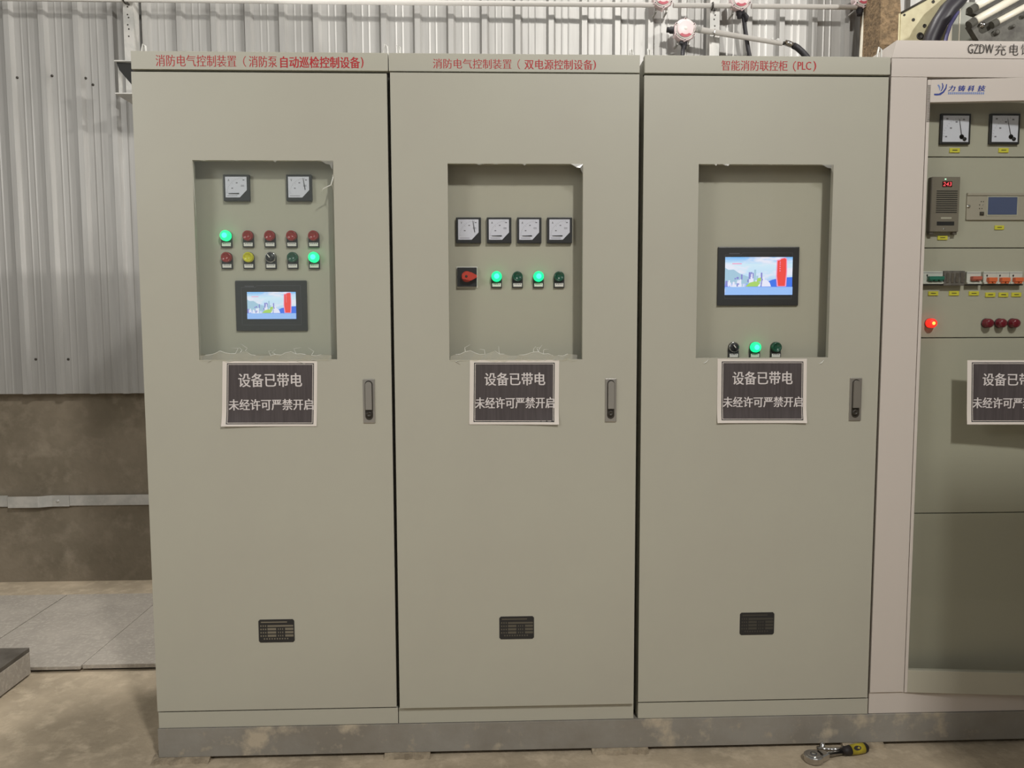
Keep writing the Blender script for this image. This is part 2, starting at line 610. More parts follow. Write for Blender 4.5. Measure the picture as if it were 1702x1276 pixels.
def panel_meter(root, x0, y0, x1, y1, letter, needle, Y=PY, name='panel_meter'):
    """square moving-iron meter with a cut lower right dial corner"""
    a, b_, c, d = rectP(x0, y0, x1, y1, Y - 0.014)
    w, h = b_ - a, d - c
    body = MB()
    body.box(a, b_, Y - 0.014, Y - 0.0002, c, d, BLACK, 0.002)
    nm = {'A': 'ammeter', 'V': 'voltmeter'}[letter]
    mo = body.build(nm, root)
    t = w * 0.085
    yd = Y - 0.0143
    L, R_, B_, T = a + t, b_ - t * 1.15, c + t * 1.6, d - t
    W_, H_ = R_ - L, T - B_
    di = MB()
    di.prism([(L, B_), (L + W_ * 0.66, B_), (R_, B_ + H_ * 0.36), (R_, T), (L, T)], yd - 0.0006, yd, DIAL)
    do = di.build('dial', mo)
    yk = yd - 0.0009
    mk = MB()
    cx, cz, ra = L + W_ * 0.82, B_ + H_ * 0.16, W_ * 0.78
    for k in range(15):
        an = math.radians(92 + 84 * k / 14)
        r2 = ra * (0.93 if k % 7 else 0.86)
        p = [(cx + ra * math.cos(an + s), cz + ra * math.sin(an + s)) for s in (-0.006, 0.006)]
        q = [(cx + r2 * math.cos(an + s), cz + r2 * math.sin(an + s)) for s in (0.006, -0.006)]
        mk.flat(p + q, yk, GREYINK)
    mk.text(letter, L + W_ * 0.12, L + W_ * 0.20, T - H_ * 0.22, T - H_ * 0.11, yk, INK)
    for (u, v_) in ((0.5, 0.68), (0.28, 0.42), (0.82, 0.82)):
        mk.frect(L + W_ * u, L + W_ * (u + 0.08), B_ + H_ * v_, B_ + H_ * (v_ + 0.05), yk, GREYINK)
    for v_ in (0.58, 0.53):
        mk.frect(L + W_ * 0.72, L + W_ * 0.88, B_ + H_ * v_, B_ + H_ * (v_ + 0.02), yk, GREYINK)
    mk.frect(L + W_ * 0.08, L + W_ * 0.56, B_ + H_ * 0.07, B_ + H_ * 0.09, yk, GREYINK)
    mk.build('scale_marks', mo)
    nd = MB()
    if needle == 'zero':
        nd.prism([(L + W_ * 0.15, B_ + H_ * 0.175), (L + W_ * 0.64, B_ + H_ * 0.165), (L + W_ * 0.64, B_ + H_ * 0.215), (L + W_ * 0.15, B_ + H_ * 0.20)], yk - 0.0014, yk - 0.0004, INK)
    else:
        nd.prism([(L + W_ * 0.795, B_ + H_ * 0.37), (L + W_ * 0.83, B_ + H_ * 0.37), (L + W_ * 0.735, B_ + H_ * 0.92), (L + W_ * 0.715, B_ + H_ * 0.92)], yk - 0.0014, yk - 0.0004, INK)
    nd.build('needle', mo)
    return mo


def touch_screen(root, x0, y0, x1, y1, sx0, sy0, sx1, sy1, Y=PY):
    a, b_, c, d = rectP(x0, y0, x1, y1, Y - 0.008)
    m = MB()
    m.box(a, b_, Y - 0.008, Y - 0.0002, c, d, BLACK2, 0.003)

    w, h = b_ - a, d - c
    i0, i1, j0, j1 = a + w * 0.085, b_ - w * 0.085, c + h * 0.12, d - h * 0.10
    t = 0.0009
    yl = Y - 0.0083
    cut = a + w * 0.30
    m.frect(cut, i1, j1 - t, j1, yl, BEZEL_LINE)
    m.frect(i0, i0 + t, j0, j1 - h * 0.04, yl, BEZEL_LINE)
    m.frect(i1 - t, i1, j0, j1, yl, BEZEL_LINE)
    m.frect(i0, i1, j0, j0 + t, yl, BEZEL_LINE)
    m.flat([(cut - w * 0.02, j1 - h * 0.04), (cut - w * 0.02 + t, j1 - h * 0.04), (cut + t, j1), (cut, j1)], yl, BEZEL_LINE)
    m.frect(i0, cut - w * 0.02, j1 - h * 0.04, j1 - h * 0.04 + t, yl, BEZEL_LINE)
    m.frect(i0 + w * 0.05, i0 + w * 0.18, j1 - h * 0.022, j1 - h * 0.005, yl, BEZEL_LINE)
    ts = m.build('touch_screen', root, 'black framed touch screen showing a blue coastal city picture')
    p, q, r, s = rectP(sx0, sy0, sx1, sy1, Y - 0.009)
    W_, H_ = q - p, s - r
    U = lambda u: p + u * W_
    V = lambda v_: r + v_ * H_
    y0_ = Y - 0.0086
    di = MB()
    di.frect(p, q, r, s, y0_, S_SKY)
    k = [0]

    def poly(pts, mm):
        k[0] += 1
        di.flat([(U(u), V(v_)) for u, v_ in pts], y0_ - 0.00006 * k[0], mm)
    poly([(0.6, 0.21), (1, 0.21), (1, 0.47), (0.86, 0.46), (0.7, 0.40), (0.62, 0.33)], S_SEA)
    poly([(0, 0.3), (0.5, 0.3), (0.4, 0.45), (0.22, 0.56), (0.13, 0.67), (0.05, 0.66), (0, 0.72)], S_HILL)
    rr = random.Random(3)
    for i in range(60):
        u = rr.uniform(0, 0.6)
        hh = rr.uniform(0.05, 0.16) + 0.12 * math.exp(-((u - 0.42) / 0.07) ** 2)
        w_ = rr.uniform(0.012, 0.035)
        v0 = rr.uniform(0.22, 0.42) if i < 40 else 0.22
        poly([(u, v0), (u + w_, v0), (u + w_, v0 + hh), (u, v0 + hh)], (S_CITY, S_CITY2, S_CITY2, S_HILL)[i % 4])
    poly([(0.30, 0.22), (0.48, 0.22), (0.52, 0.32), (0.44, 0.36), (0.36, 0.32)], S_GREEN)
    poly([(0.46, 0.33), (0.53, 0.36), (0.53, 0.46), (0.48, 0.44)], S_GREEN)
    poly([(0.54, 0.22), (0.68, 0.22), (0.66, 0.32), (0.61, 0.40), (0.55, 0.38)], S_CITY2)
    poly([(0, 0), (1, 0), (1, 0.21), (0, 0.21)], S_BAR)
    poly([(0.10, 0.81), (0.24, 0.81), (0.24, 0.835), (0.10, 0.835)], S_PINK)
    poly([(0.765, 0.22), (0.905, 0.22), (0.915, 0.6), (0.91, 0.95), (0.885, 0.985), (0.82, 0.965), (0.80, 0.94), (0.757, 0.92), (0.75, 0.5)], S_PINK)
    poly([(0.785, 0.235), (0.885, 0.235), (0.90, 0.6), (0.897, 0.94), (0.875, 0.965), (0.825, 0.945), (0.81, 0.91), (0.77, 0.90), (0.765, 0.5)], S_RED)
    for v_ in (0.62, 0.68, 0.74, 0.80, 0.85):
        poly([(0.80, v_), (0.815, v_), (0.815, v_ + 0.025), (0.80, v_ + 0.025)], S_PINK)
    di.build('display', ts, 'lit screen picture with a tall red shape on the right')
    return ts


def nameplate(door, x0, y0, x1, y1, shade, Y):
    a, b_, c, d = rectP(x0, y0, x1, y1, Y)
    m = MB()
    ch = 0.005
    m.prism([(a + ch, c), (b_ - ch, c), (b_, c + ch), (b_, d - ch), (b_ - ch, d), (a + ch, d), (a, d - ch), (a, c + ch)], Y - 0.0012, Y - 0.0001, BLACK)
    w, h = b_ - a, d - c
    bright = mat('etched_plate', rgb(*shade), 0.45, 0.3)
    y = Y - 0.00135
    m.frect(a + w * 0.07, b_ - w * 0.2, d - h * 0.14, d - h * 0.09, y, bright)
    for r in range(4):
        v0 = c + h * (0.68 - r * 0.145)
        if r == 0:
            m.frect(a + w * 0.25, b_ - w * 0.03, v0, v0 + h * 0.075, y, bright)
        else:
            m.frect(a + w * 0.25, a + w * 0.49, v0, v0 + h * 0.095, y, bright)
            m.frect(a + w * 0.74, b_ - w * 0.03, v0, v0 + h * 0.095, y, bright)
        for k in range(3):
            m.frect(a + w * (0.05 + k * 0.065), a + w * (0.085 + k * 0.065), v0 + h * 0.01, v0 + h * 0.075, y, bright)
        if r:
            for k in range(3):
                m.frect(a + w * (0.54 + k * 0.06), a + w * (0.565 + k * 0.06), v0 + h * 0.01, v0 + h * 0.08, y, bright)
    for k in range(10):
        m.frect(a + w * (0.14 + k * 0.072), a + w * (0.175 + k * 0.072), c + h * 0.13, c + h * 0.19, y, bright)
    m.build('nameplate', door, 'small black nameplate')


def door_handle(door, x0, y0, x1, y1, Y):
    a, b_, c, d = rectP(x0, y0, x1, y1, Y - 0.004)
    m = MB()
    m.box(a, b_, Y - 0.004, Y - 0.0001, c, d, STEEL, 0.0015)
    w, h = b_ - a, d - c
    cx = (a + b_) / 2
    r = w * 0.27

    def slot(z0_, z1_, rad, y0_, y1_, mm, low=True):
        pts = []
        if low:
            pts += [(cx + rad * math.cos(math.pi + math.pi * k / 10), z0_ + rad + rad * math.sin(math.pi + math.pi * k / 10)) for k in range(11)]
        else:
            pts += [(cx - rad, z0_), (cx + rad, z0_)]
        pts += [(cx + rad * math.cos(math.pi * k / 10), z1_ - rad + rad * math.sin(math.pi * k / 10)) for k in range(11)]
        m.prism(pts, y0_, y1_, mm)
    slot(c + h * 0.07, d - h * 0.03, r * 1.22, Y - 0.0046, Y - 0.004, LOCK)
    slot(c + h * 0.31, d - h * 0.055, r, Y - 0.013, Y - 0.0046, STEEL, False)
    m.lathe([(r * 0.9, 0), (r * 0.9, 0.004), (r * 0.5, 0.0045), (r * 0.4, 0.003), (0, 0.003)], (cx, Y - 0.0046, c + h * 0.2), (0, -1, 0), LOCK, 16)
    return m.build('handle', door, 'silver swing handle with a lock')


def film(door, x0, x1, z0, z1, Y, seed, style):
    """remains of the clear protective film round a window"""
    rr = random.Random(seed)
    m = MB()
    if style == 'sheet':
        m.faces([(x0 + 0.002, Y - 0.0004, z0 + 0.02), (x1 - 0.01, Y - 0.0006, z0 + 0.016), (x1 - 0.002, Y - 0.0004, z1 - 0.002), (x0 + 0.002, Y - 0.0004, z1 - 0.002)], [(0, 1, 2, 3)], FILM)
    if style in ('sheet', 'torn'):
        n = 26
        lo, hi = [], []
        for i in range(n + 1):
            u = i / n
            xx = x0 + (x1 - x0) * (0.01 + 0.95 * u)
            lo.append((xx, Y - 0.001 - rr.uniform(0, 0.002), z0 - 0.004 + rr.uniform(-0.004, 0.003)))
            bump = 0.014 * math.exp(-((u - 0.16) / 0.07) ** 2) + 0.014 * math.exp(-((u - 0.33) / 0.05) ** 2) + 0.010 * math.exp(-((u - 0.68) / 0.06) ** 2)
            hi.append((xx, Y - 0.0015 - rr.uniform(0, 0.008), z0 + 0.014 + bump + rr.uniform(-0.003, 0.004)))
        m.faces(lo + hi, [(i, i + 1, n + 2 + i, n + 1 + i) for i in range(n)], FILMTORN)
        for (i0, i1) in ((1, 8), (9, 12), (14, 22), (22, 25)):
            m.tube([Vector(hi[i]) + Vector((0, -0.0006, 0)) for i in range(i0, i1)], 0.0011, FILMEDGE, 5)
        for k in range(7):
            i = rr.randrange(2, n - 2)
            p = Vector(hi[i])
            m.tube([p, p + Vector((rr.uniform(-0.012, 0.012), -0.002, rr.uniform(0.006, 0.018))), p + Vector((rr.uniform(-0.02, 0.02), -0.001, rr.uniform(0.012, 0.026)))], [0.001, 0.0008, 0.0003], FILMEDGE, 5)
        for k in range(4):
            i = rr.randrange(1, n)
            p = Vector(lo[i])
            m.tube([p, p + Vector((rr.uniform(-0.02, 0.03), -0.001, rr.uniform(-0.012, 0.006)))], [0.0012, 0.0004], FILMEDGE, 5)
    if style == 'sheet':
        a = Vector((x1 - 0.001, Y - 0.002, z1 - 0.055))
        m.tube([a + Vector((0, 0, 0.012)), a, a + Vector((-0.006, -0.003, -0.022)), a + Vector((-0.03, -0.006, -0.034)), a + Vector((-0.036, -0.004, -0.046))], [0.0008, 0.0022, 0.0022, 0.0014, 0.0006], FILMEDGE, 6)
        m.tube([a + Vector((-0.004, -0.003, -0.018)), a + Vector((0.001, -0.001, -0.036))], [0.0016, 0.0006], FILMEDGE, 6)
        m.tube([(x0 + 0.001, Y - 0.001, z1 - 0.004), (x0 + 0.003, Y - 0.002, z1 - 0.10), (x0 + 0.006, Y - 0.001, z1 - 0.18)], [0.0014, 0.0010, 0.0003], FILMEDGE, 6)
    if style != 'bits':
        m.build('protective_film', door, 'torn clear protective film')
    # scraps along the top edge and the top right corner
    n = 12
    for k in range(5 if style != 'bits' else 6):
        xx = x0 + (x1 - x0) * rr.uniform(0.03, 0.6)
        w_ = rr.uniform(0.006, 0.02)
        m = MB()
        m.faces([(xx, Y - 0.001, z1), (xx + w_, Y - 0.001, z1), (xx + w_ * 0.6, Y - 0.003, z1 - rr.uniform(0.002, 0.008))], [(0, 2, 1)], FILMTORN)
        m.build('film_scrap', door)
    c = (x1, z1)
    m = MB()
    m.faces([(c[0] - 0.04, Y - 0.001, c[1]), (c[0], Y - 0.001, c[1]), (c[0] - 0.002, Y - 0.003, c[1] - 0.03), (c[0] - 0.01, Y - 0.004, c[1] - 0.013), (c[0] - 0.022, Y - 0.004, c[1] - 0.011)], [(0, 4, 3, 2, 1)], FILMTORN)
    m.build('film_scrap', door)
    if style == 'bits':
        for sx, sz in ((x1 - 0.03, z0 - 0.022), (x0 + 0.026, z0 - 0.018)):
            m = MB()
            m.tube([(sx, Y - 0.001, sz), (sx + 0.008, Y - 0.002, sz + 0.004), (sx + 0.016, Y - 0.001, sz + 0.013)], [0.0008, 0.002, 0.0006], FILMEDGE, 6)
            m.build('film_scrap', door)


def lifting_eye(root, px, py, lean, zt):
    """small bent steel lifting lug on the roof"""
    X, Z = P(px, py, 0.06)
    m = MB()
    h = max(Z - zt, 0.012)
    pts = [(X - lean * 0.006, 0.06, zt - 0.001), (X - lean * 0.005, 0.06, zt + h * 0.75), (X, 0.06, zt + h * 1.25), (X + 0.007, 0.06, zt + h * 1.1), (X + 0.009 , 0.06, zt + h * 0.5), (X + 0.009, 0.06, zt - 0.001)]
    m.tube(pts, 0.0034, LUG, 8)
    m.build('lifting_eye', root, 'small shiny lifting lug')


ZB, ZT = 0.100, 2.299


def cabinet(x0, x1, label, header_text, text_rects, window, eyes, hinge_gap, door_y=0.0, name='control_cabinet', dx=(0.0, 0.005), wdepth=0.6):
    root = thing(name, label, 'cabinet', (x0, 0, ZB))
    m = MB()
    m.box(x0, x0 + 0.018, 0.024, wdepth, ZB, 2.290, PAINT)
    m.box(x1 - 0.018, x1, 0.024, wdepth, ZB, 2.290, PAINT)
    m.box(x0 + 0.018, x1 - 0.018, 0.03, wdepth, 2.272, 2.290, PAINT)
    m.box(x0 + 0.018, x1 - 0.018, 0.03, wdepth, ZB, ZB + 0.018, PAINT)
    m.box(x0 + 0.018, x1 - 0.018, wdepth - 0.01, wdepth, ZB + 0.018, 2.272, PAINT)
    m.build('body', root)
    g = MB()
    g.frame((x0 + 0.0005, x1 - 0.0005), (0.153, 2.2425), x0 + 0.02, x1 - 0.02, 0.18, 2.215, 0.0205 + max(door_y, 0), 0.0238, DARKGAP)
    g.build('door_seal', root, 'dark rubber seal in the door gap')
    h = MB()
    h.box(x0 + 0.0008, x1 - 0.0008, 0.0, 0.0238, 2.2435, ZT, PAINT, 0.0012)
    ho = h.build('header', root, 'header strip lettered in red')
    for body, (a, b_, c, d), off, sh in text_rects:
        t = MB()
        A, B, C_, D = rectP(a, c, b_, d, -0.0005)
        t.text(body, A, B, C_, D, -0.0005, REDPRINT, off, sh)
        t.build('lettering', ho, 'red lettering')
    p = MB()
    p.box(x0 + 0.0008, x1 - 0.0008, 0.004, 0.0238, ZB, 0.1545, PAINT, 0.001)
    p.build('kick_plate', root)
    wx0, wx1, wz0, wz1 = window
    d = MB()
    dy = door_y
    d.frame((x0 + dx[0], x1 - dx[1]), (0.1605, 2.2355), wx0, wx1, wz0, wz1, dy, dy + 0.019, PAINT)
    do = d.build('door', root)
    gl = MB()
    gl.box(wx0 - 0.012, wx1 + 0.012, dy + 0.0192, dy + 0.0232, wz0 - 0.012, wz1 + 0.012, GLASS)
    gl.build('window_pane', do, 'clear window in the door')
    ip = MB()
    ip.box(x0 + 0.03, x1 - 0.03, PY, PY + 0.002, 0.5, 2.2, PANEL)
    ip.build('inner_panel', root)
    for (px_, py_, lean) in eyes:
        lifting_eye(root, px_, py_, lean, 2.290)
    return root, do


def win(tl, tr, bl, br, Y):
    xl = (P(*tl, Y)[0] + P(*bl, Y)[0]) / 2
    xr = (P(*tr, Y)[0] + P(*br, Y)[0]) / 2
    zt = (P(*tl, Y)[1] + P(*tr, Y)[1]) / 2
    zb = (P(*bl, Y)[1] + P(*br, Y)[1]) / 2
    return xl, xr, zb, zt


# ------------------------------------------------------------------ cabinet one (pump inspection)
w1 = win((320, 266), (554, 267), (331, 598), (560, 597), 0)
c1, d1 = cabinet(0.0, 0.7995, 'leftmost beige control cabinet, with ten buttons and a touch screen behind its window', None,
                 [('消防电气控制装置', (259, 392.5, 91.5, 110.5), -0.012, 0.0011), ('（', (404, 409, 93, 111), -0.006, 0.0), ('消防泵', (414, 460, 93, 111.5), -0.010, 0.0012), ('自动巡检控制设备', (466, 598, 94, 113), 0.004, 0.0014), (')', (600, 604, 95, 113), 0.0, 0.001)],
                 w1, ((238, 79, 1), (640, 80, 1)), 0)
panel_meter(c1, 371, 290, 414.5, 334, 'A', 'zero')
panel_meter(c1, 475.5, 290, 518, 334, 'V', 'up')
for px_, k in ((373.5, 'lit'), (410, 'red'), (446.5, 'red'), (483, 'red'), (519.5, 'red')):
    indicator(c1, px_, 391, k)
for px_, k in ((374.5, 'red'), (411, 'yellow'), (448, 'sel'), (484.5, 'green'), (520.5, 'lit')):
    indicator(c1, px_, 427, k)
touch_screen(c1, 391.5, 466, 510.5, 550, 411, 485, 492, 530)
nameplate(d1, 430, 1029, 489.5, 1067, (128, 122, 108), 0.0)
door_handle(d1, 603.5, 630, 623, 703, 0.0)
film(d1, *w1, 0.0, 11, 'sheet')

# ------------------------------------------------------------------ cabinet two (dual power supply)
D2 = -0.011
w2 = win((744, 272), (970, 272), (747, 597), (967, 598), D2)
c2, d2 = cabinet(0.8005, 1.6, 'beige control cabinet with four meters and a red rotary switch behind its window', None,
                 [('消防电气控制装置', (720, 850, 98, 114), -0.012, 0.0011), ('（', (860, 864.5, 98.5, 115), -0.006, 0.0), ('双电源控制设备', (872, 985, 99, 115.5), -0.006, 0.0012), (')', (986.5, 990.5, 100, 116), 0.0, 0.0008)],
                 w2, ((661, 81, -1), (1048, 87, 0)), 0, D2, dx=(0.006, 0.004))
for i, (a, b_) in enumerate(((758, 799.5), (809, 850), (859.5, 900), (909.5, 951))):
    panel_meter(c2, a, 361, b_, 404, 'V' if i == 0 else 'A', 'up' if i == 0 else 'zero')
a, b_, c_, d_ = rectP(758.5, 443, 793.5, 478, PY - 0.012)
m = MB()
m.box(a, b_, PY - 0.004, PY - 0.0002, c_, d_, WHITE, 0.001)
w = b_ - a
m.box(a + w * 0.05, b_ - w * 0.03, PY - 0.014, PY - 0.004, c_ + w * 0.05, d_ - w * 0.04, BLACK, 0.001)
rs = m.build('rotary_switch', c2, 'black square rotary switch')
cx, cz = a + w * 0.5, c_ + w * 0.52
m = MB()
m.lathe([(w * 0.26, 0), (w * 0.25, 0.012), (w * 0.16, 0.016), (0, 0.0165)], (cx, PY - 0.014, cz), (0, -1, 0), REDKNOB, 24)
m.prism([(cx - w * 0.22, cz - w * 0.12), (cx + w * 0.2, cz - w * 0.2), (cx + w * 0.48, cz - w * 0.05), (cx + w * 0.48, cz + w * 0.05), (cx + w * 0.2, cz + w * 0.2), (cx - w * 0.22, cz + w * 0.12)], PY - 0.034, PY - 0.024, REDKNOB)
m.lathe([(w * 0.06, 0), (w * 0.06, 0.001), (0, 0.001)], (cx - w * 0.02, PY - 0.034, cz), (0, -1, 0), LOCK, 12)
m.build('knob', rs, 'red pointer knob')
for px_, k in ((825.5, 'lit'), (860.5, 'green'), (895.5, 'lit'), (930, 'green')):
    indicator(c2, px_, 459, k)
nameplate(d2, 830, 1024, 887.5, 1061.5, (96, 92, 82), D2)
door_handle(d2, 1006, 629, 1024.5, 701, D2)
film(d2, *w2, D2, 12, 'torn')

# ------------------------------------------------------------------ cabinet three (PLC)
w3 = win((1162, 273), (1386, 273), (1156, 594), (1376, 594.5), 0)
c3, d3 = cabinet(1.614, 2.413, 'beige control cabinet with a touch screen and three controls low in its window', None,
                 [('智能消防联控柜', (1199.6, 1309, 100.5, 117.5), -0.008, 0.0011), ('（', (1318, 1323, 101.5, 118.5), -0.004, 0.0006), ('PLC', (1326, 1348, 102.5, 116), -0.008, 0.0016), (')', (1352, 1356.5, 101.5, 118.5), 0.0, 0.0012)],
                 w3, ((1077, 87, 0), (1461, 85, 1)), 0)
touch_screen(c3, 1193, 410, 1328, 508, 1205, 427, 1317, 490)
for px_, k in ((1222, 'sel'), (1257.5, 'lit'), (1292.5, 'green')):
    indicator(c3, px_, 577, k)
nameplate(d3, 1229.5, 1017.5, 1286.5, 1054.5, (74, 72, 66), 0.0)
door_handle(d3, 1412.5, 628, 1432, 699, 0.0)
film(d3, *w3, 0.0, 13, 'bits')

# ------------------------------------------------------------------ charger cabinet with the glass door, cut by the frame
X4, X4E, Z4 = 2.4165, 3.2165, 2.353
c4 = thing('charger_cabinet', 'off-white charger cabinet with a glass door, at the right end of the row', 'cabinet', (X4, 0, ZB))
m = MB()
m.box(X4, X4 + 0.02, 0.026, 0.6, ZB, 2.29, PAINT2)
m.box(X4E - 0.02, X4E, 0.026, 0.6, ZB, 2.29, PAINT2)
m.box(X4 + 0.02, X4E - 0.02, 0.59, 0.6, ZB, 2.29, PAINT2)
m.box(X4 + 0.02, X4E - 0.02, 0.07, 0.59, 2.27, 2.29, PAINT2)
m.box(X4 + 0.02, X4E - 0.02, 0.07, 0.59, ZB, ZB + 0.02, PAINT2)
m.build('body', c4)
SX = 2.5345
m = MB()
m.box(X4, SX, 0.0, 0.0258, 0.1775, 2.2365, PAINT2, 0.001)
m.build('door_stile', c4, 'plain off-white upright beside the glass door')
m = MB()
m.box(X4E - 0.03, X4E, 0.0, 0.0258, 0.1775, 2.2365, PAINT2, 0.001)
m.build('door_stile', c4)
m = MB()
m.box(X4, X4E, 0.0, 0.0258, 2.2375, 2.296, PAINT2, 0.001)
m.build('cross_rail', c4)
m = MB()
v = [(X4 + 0.0, 0.0, 2.2975), (X4E, 0.0, 2.2975), (X4E, 0.6, 2.2975), (X4, 0.6, 2.2975), (X4 + 0.016, 0.004, Z4), (X4E - 0.016, 0.004, Z4), (X4E - 0.016, 0.59, Z4), (X4 + 0.016, 0.59, Z4)]
m.faces(v, [(0, 3, 2, 1), (4, 5, 6, 7), (0, 1, 5, 4), (1, 2, 6, 5), (2, 3, 7, 6), (3, 0, 4, 7)], PAINT2)
hd = m.build('header', c4, 'off-white top cap lettered in black')
m = MB()
for body, (a, b_, c_, d_), off, sh in (('GZDW', (1609, 1651, 73.5, 89), -0.014, 0.0014), ('充', (1654, 1672, 73, 92), -0.014, 0.0011), ('电', (1678.5, 1692.5, 73, 92), -0.014, 0.0011), ('馈', (1697.5, 1714, 73, 92), -0.014, 0.0011)):
    A, B, C_, D = rectP(a, c_, b_, d_, -0.0003)
    m.text(body, A, B, C_, D, -0.0008, BLACKPRINT, off, sh)
m.build('lettering', hd, 'black lettering')
m = MB()
m.box(X4, X4E, 0.006, 0.0258, ZB, 0.1765, PAINT2, 0.001)
m.build('kick_plate', c4)
# five inner panels
Y4 = 0.062
seams = [2.232] + [P(1620, q, Y4)[1] for q in (261, 412, 561, 852)] + [0.18]
for i in range(5):
    m = MB()
    m.box(X4 + 0.021, X4E - 0.021, Y4, Y4 + 0.006, seams[i + 1] + 0.0016, seams[i] - 0.0016, PANEL, 0.0012)
    m.build('inner_panel', c4)
m = MB()
m.box(X4 + 0.021, X4E - 0.021, Y4 + 0.0065, Y4 + 0.0075, 0.18, 2.23, DARKGAP)
m.build('backing_sheet', c4)


def meter4(x0, y0, x1, y1, tilt):
    a, b_, c, d = rectP(x0, y0, x1, y1, Y4 - 0.01)
    w, h = b_ - a, d - c
    m = MB()
    m.box(a, b_, Y4 - 0.01, Y4 - 0.0001, c, d, BLACK, 0.002)
    mo = m.build('voltmeter', c4)
    di = MB()
    t = w * 0.07
    di.box(a + t, b_ - t, Y4 - 0.0106, Y4 - 0.0101, c + t, d - t, DIAL)
    di.build('dial', mo)
    y = Y4 - 0.0108
    k = MB()
    for (u, v_) in ((0.17, 0.80), (0.48, 0.70), (0.72, 0.78), (0.30, 0.50), (0.15, 0.22)):
        k.frect(a + w * u, a + w * (u + 0.07), c + h * v_, c + h * (v_ + 0.045), y, GREYINK)
    px_, pz_ = a + w * 0.70, c + h * 0.24
    for i in range(11):
        an = math.radians(94 + 84 * i / 10)
        for ra in (w * 0.62,):
            p = [(px_ + ra * math.cos(an + s), pz_ + ra * math.sin(an + s)) for s in (-0.007, 0.007)]
            q = [(px_ + ra * 0.94 * math.cos(an + s), pz_ + ra * 0.94 * math.sin(an + s)) for s in (0.007, -0.007)]
            k.flat(p + q, y, GREYINK)
    k.build('scale_marks', mo)
    n_ = MB()
    ex, ez = px_ + w * tilt, c + h * 0.82
    n_.tube([(px_, y - 0.0012, pz_), (ex, y - 0.0012, ez)], [0.0011, 0.0006], INK, 6)
    n_.lathe([(w * 0.075, 0), (w * 0.075, 0.0012), (w * 0.058, 0.0012), (w * 0.058, 0.0)], (px_, y - 0.0002, pz_), (0, -1, 0), INK, 18)
    n_.lathe([(w * 0.065, 0), (w * 0.06, 0.002), (0, 0.0022)], (a + w * 0.80, y - 0.0002, c + h * 0.165), (0, -1, 0), INK, 14)
    n_.build('needle', mo)


meter4(1563.5, 188.5, 1613.5, 239.5, -0.10)
meter4(1645.5, 188.5, 1695.5, 239.5, -0.14)


def ytag(x0, y0, x1, y1):
    a, b_, c, d = rectP(x0, y0, x1, y1, Y4 - 0.003)
    m = MB()
    m.box(a, b_, Y4 - 0.0035, Y4 - 0.0001, c, d, YTAG, 0.0008)
    m.frect(a + (b_ - a) * 0.25, b_ - (b_ - a) * 0.25, c + (d - c) * 0.42, c + (d - c) * 0.6, Y4 - 0.0037, BLACKPRINT)
    m.build('yellow_tag', c4, 'small yellow label tag')


for q in ((1578.5, 246, 1595.5, 253.5), (1660, 246, 1676.5, 253.5), (1558.5, 391.5, 1575, 398.5), (1653.5, 374.5, 1669, 381.5), (1543, 484, 1559.5, 491), (1577.5, 483.5, 1594, 491), (1610.5, 484, 1627, 491), (1638, 486, 1654.5, 493.5), (1660, 486, 1676, 493.5), (1681.5, 486, 1697.5, 493)):
    ytag(*q)

# rectifier module
a, b_, c_, d_ = rectP(1548, 293.5, 1594.5, 385, Y4 - 0.02)
w, h = b_ - a, d_ - c_
m = MB()
m.box(a, b_, Y4 - 0.02, Y4 - 0.0002, c_, d_, MODULE, 0.002)
m.box(a - w * 0.03, a + w * 0.06, Y4 - 0.019, Y4 - 0.001, c_, d_ - h * 0.01, MODULEEDGE, 0.001)
m.box(a, a + w * 0.15, Y4 - 0.016, Y4 - 0.0002, c_ - h * 0.05, c_ + h * 0.02, MODULEEDGE, 0.001)
m.box(b_ - w * 0.16, b_ - w * 0.02, Y4 - 0.016, Y4 - 0.0002, c_ - h * 0.05, c_ + h * 0.02, MODULEEDGE, 0.001)
mod = m.build('rectifier_module', c4, 'bronze grey slotted power module with red digits')
yy = Y4 - 0.0203
m = MB()
for i in range(11):
    z_ = c_ + h * (0.345 + i * 0.0385)
    m.box(a + w * 0.17, b_ - w * 0.08, yy - 0.0004, yy, z_, z_ + h * 0.018, DARKGAP)
m.build('grille', mod, 'dark horizontal vent slots')
m = MB()
m.box(a + w * 0.36, b_ - w * 0.29, yy - 0.0006, yy, d_ - h * 0.185, d_ - h * 0.085, DISPLAYDARK)
m.text('243', a + w * 0.385, b_ - w * 0.32, d_ - h * 0.17, d_ - h * 0.10, yy - 0.0008, SEG, 0.0, 0.0, 0.12)
m.build('digit_display', mod, 'red digit display')
m = MB()
m.frect(a + w * 0.44, a + w * 0.50, d_ - h * 0.055, d_ - h * 0.035, yy, DOT)
m.box(a + w * 0.22, b_ - w * 0.16, yy - 0.0005, yy, c_ + h * 0.115, c_ + h * 0.185, BLACK)
m.frect(a + w * 0.36, b_ - w * 0.26, c_ + h * 0.235, c_ + h * 0.265, yy, PANEL)
m.lathe([(0.0035, 0), (0.0025, 0.002), (0, 0.002)], (a + w * 0.48, yy, c_ + h * 0.05), (0, -1, 0), CHROME, 10)
m.build('latch', mod, 'black latch slot and status lamp')

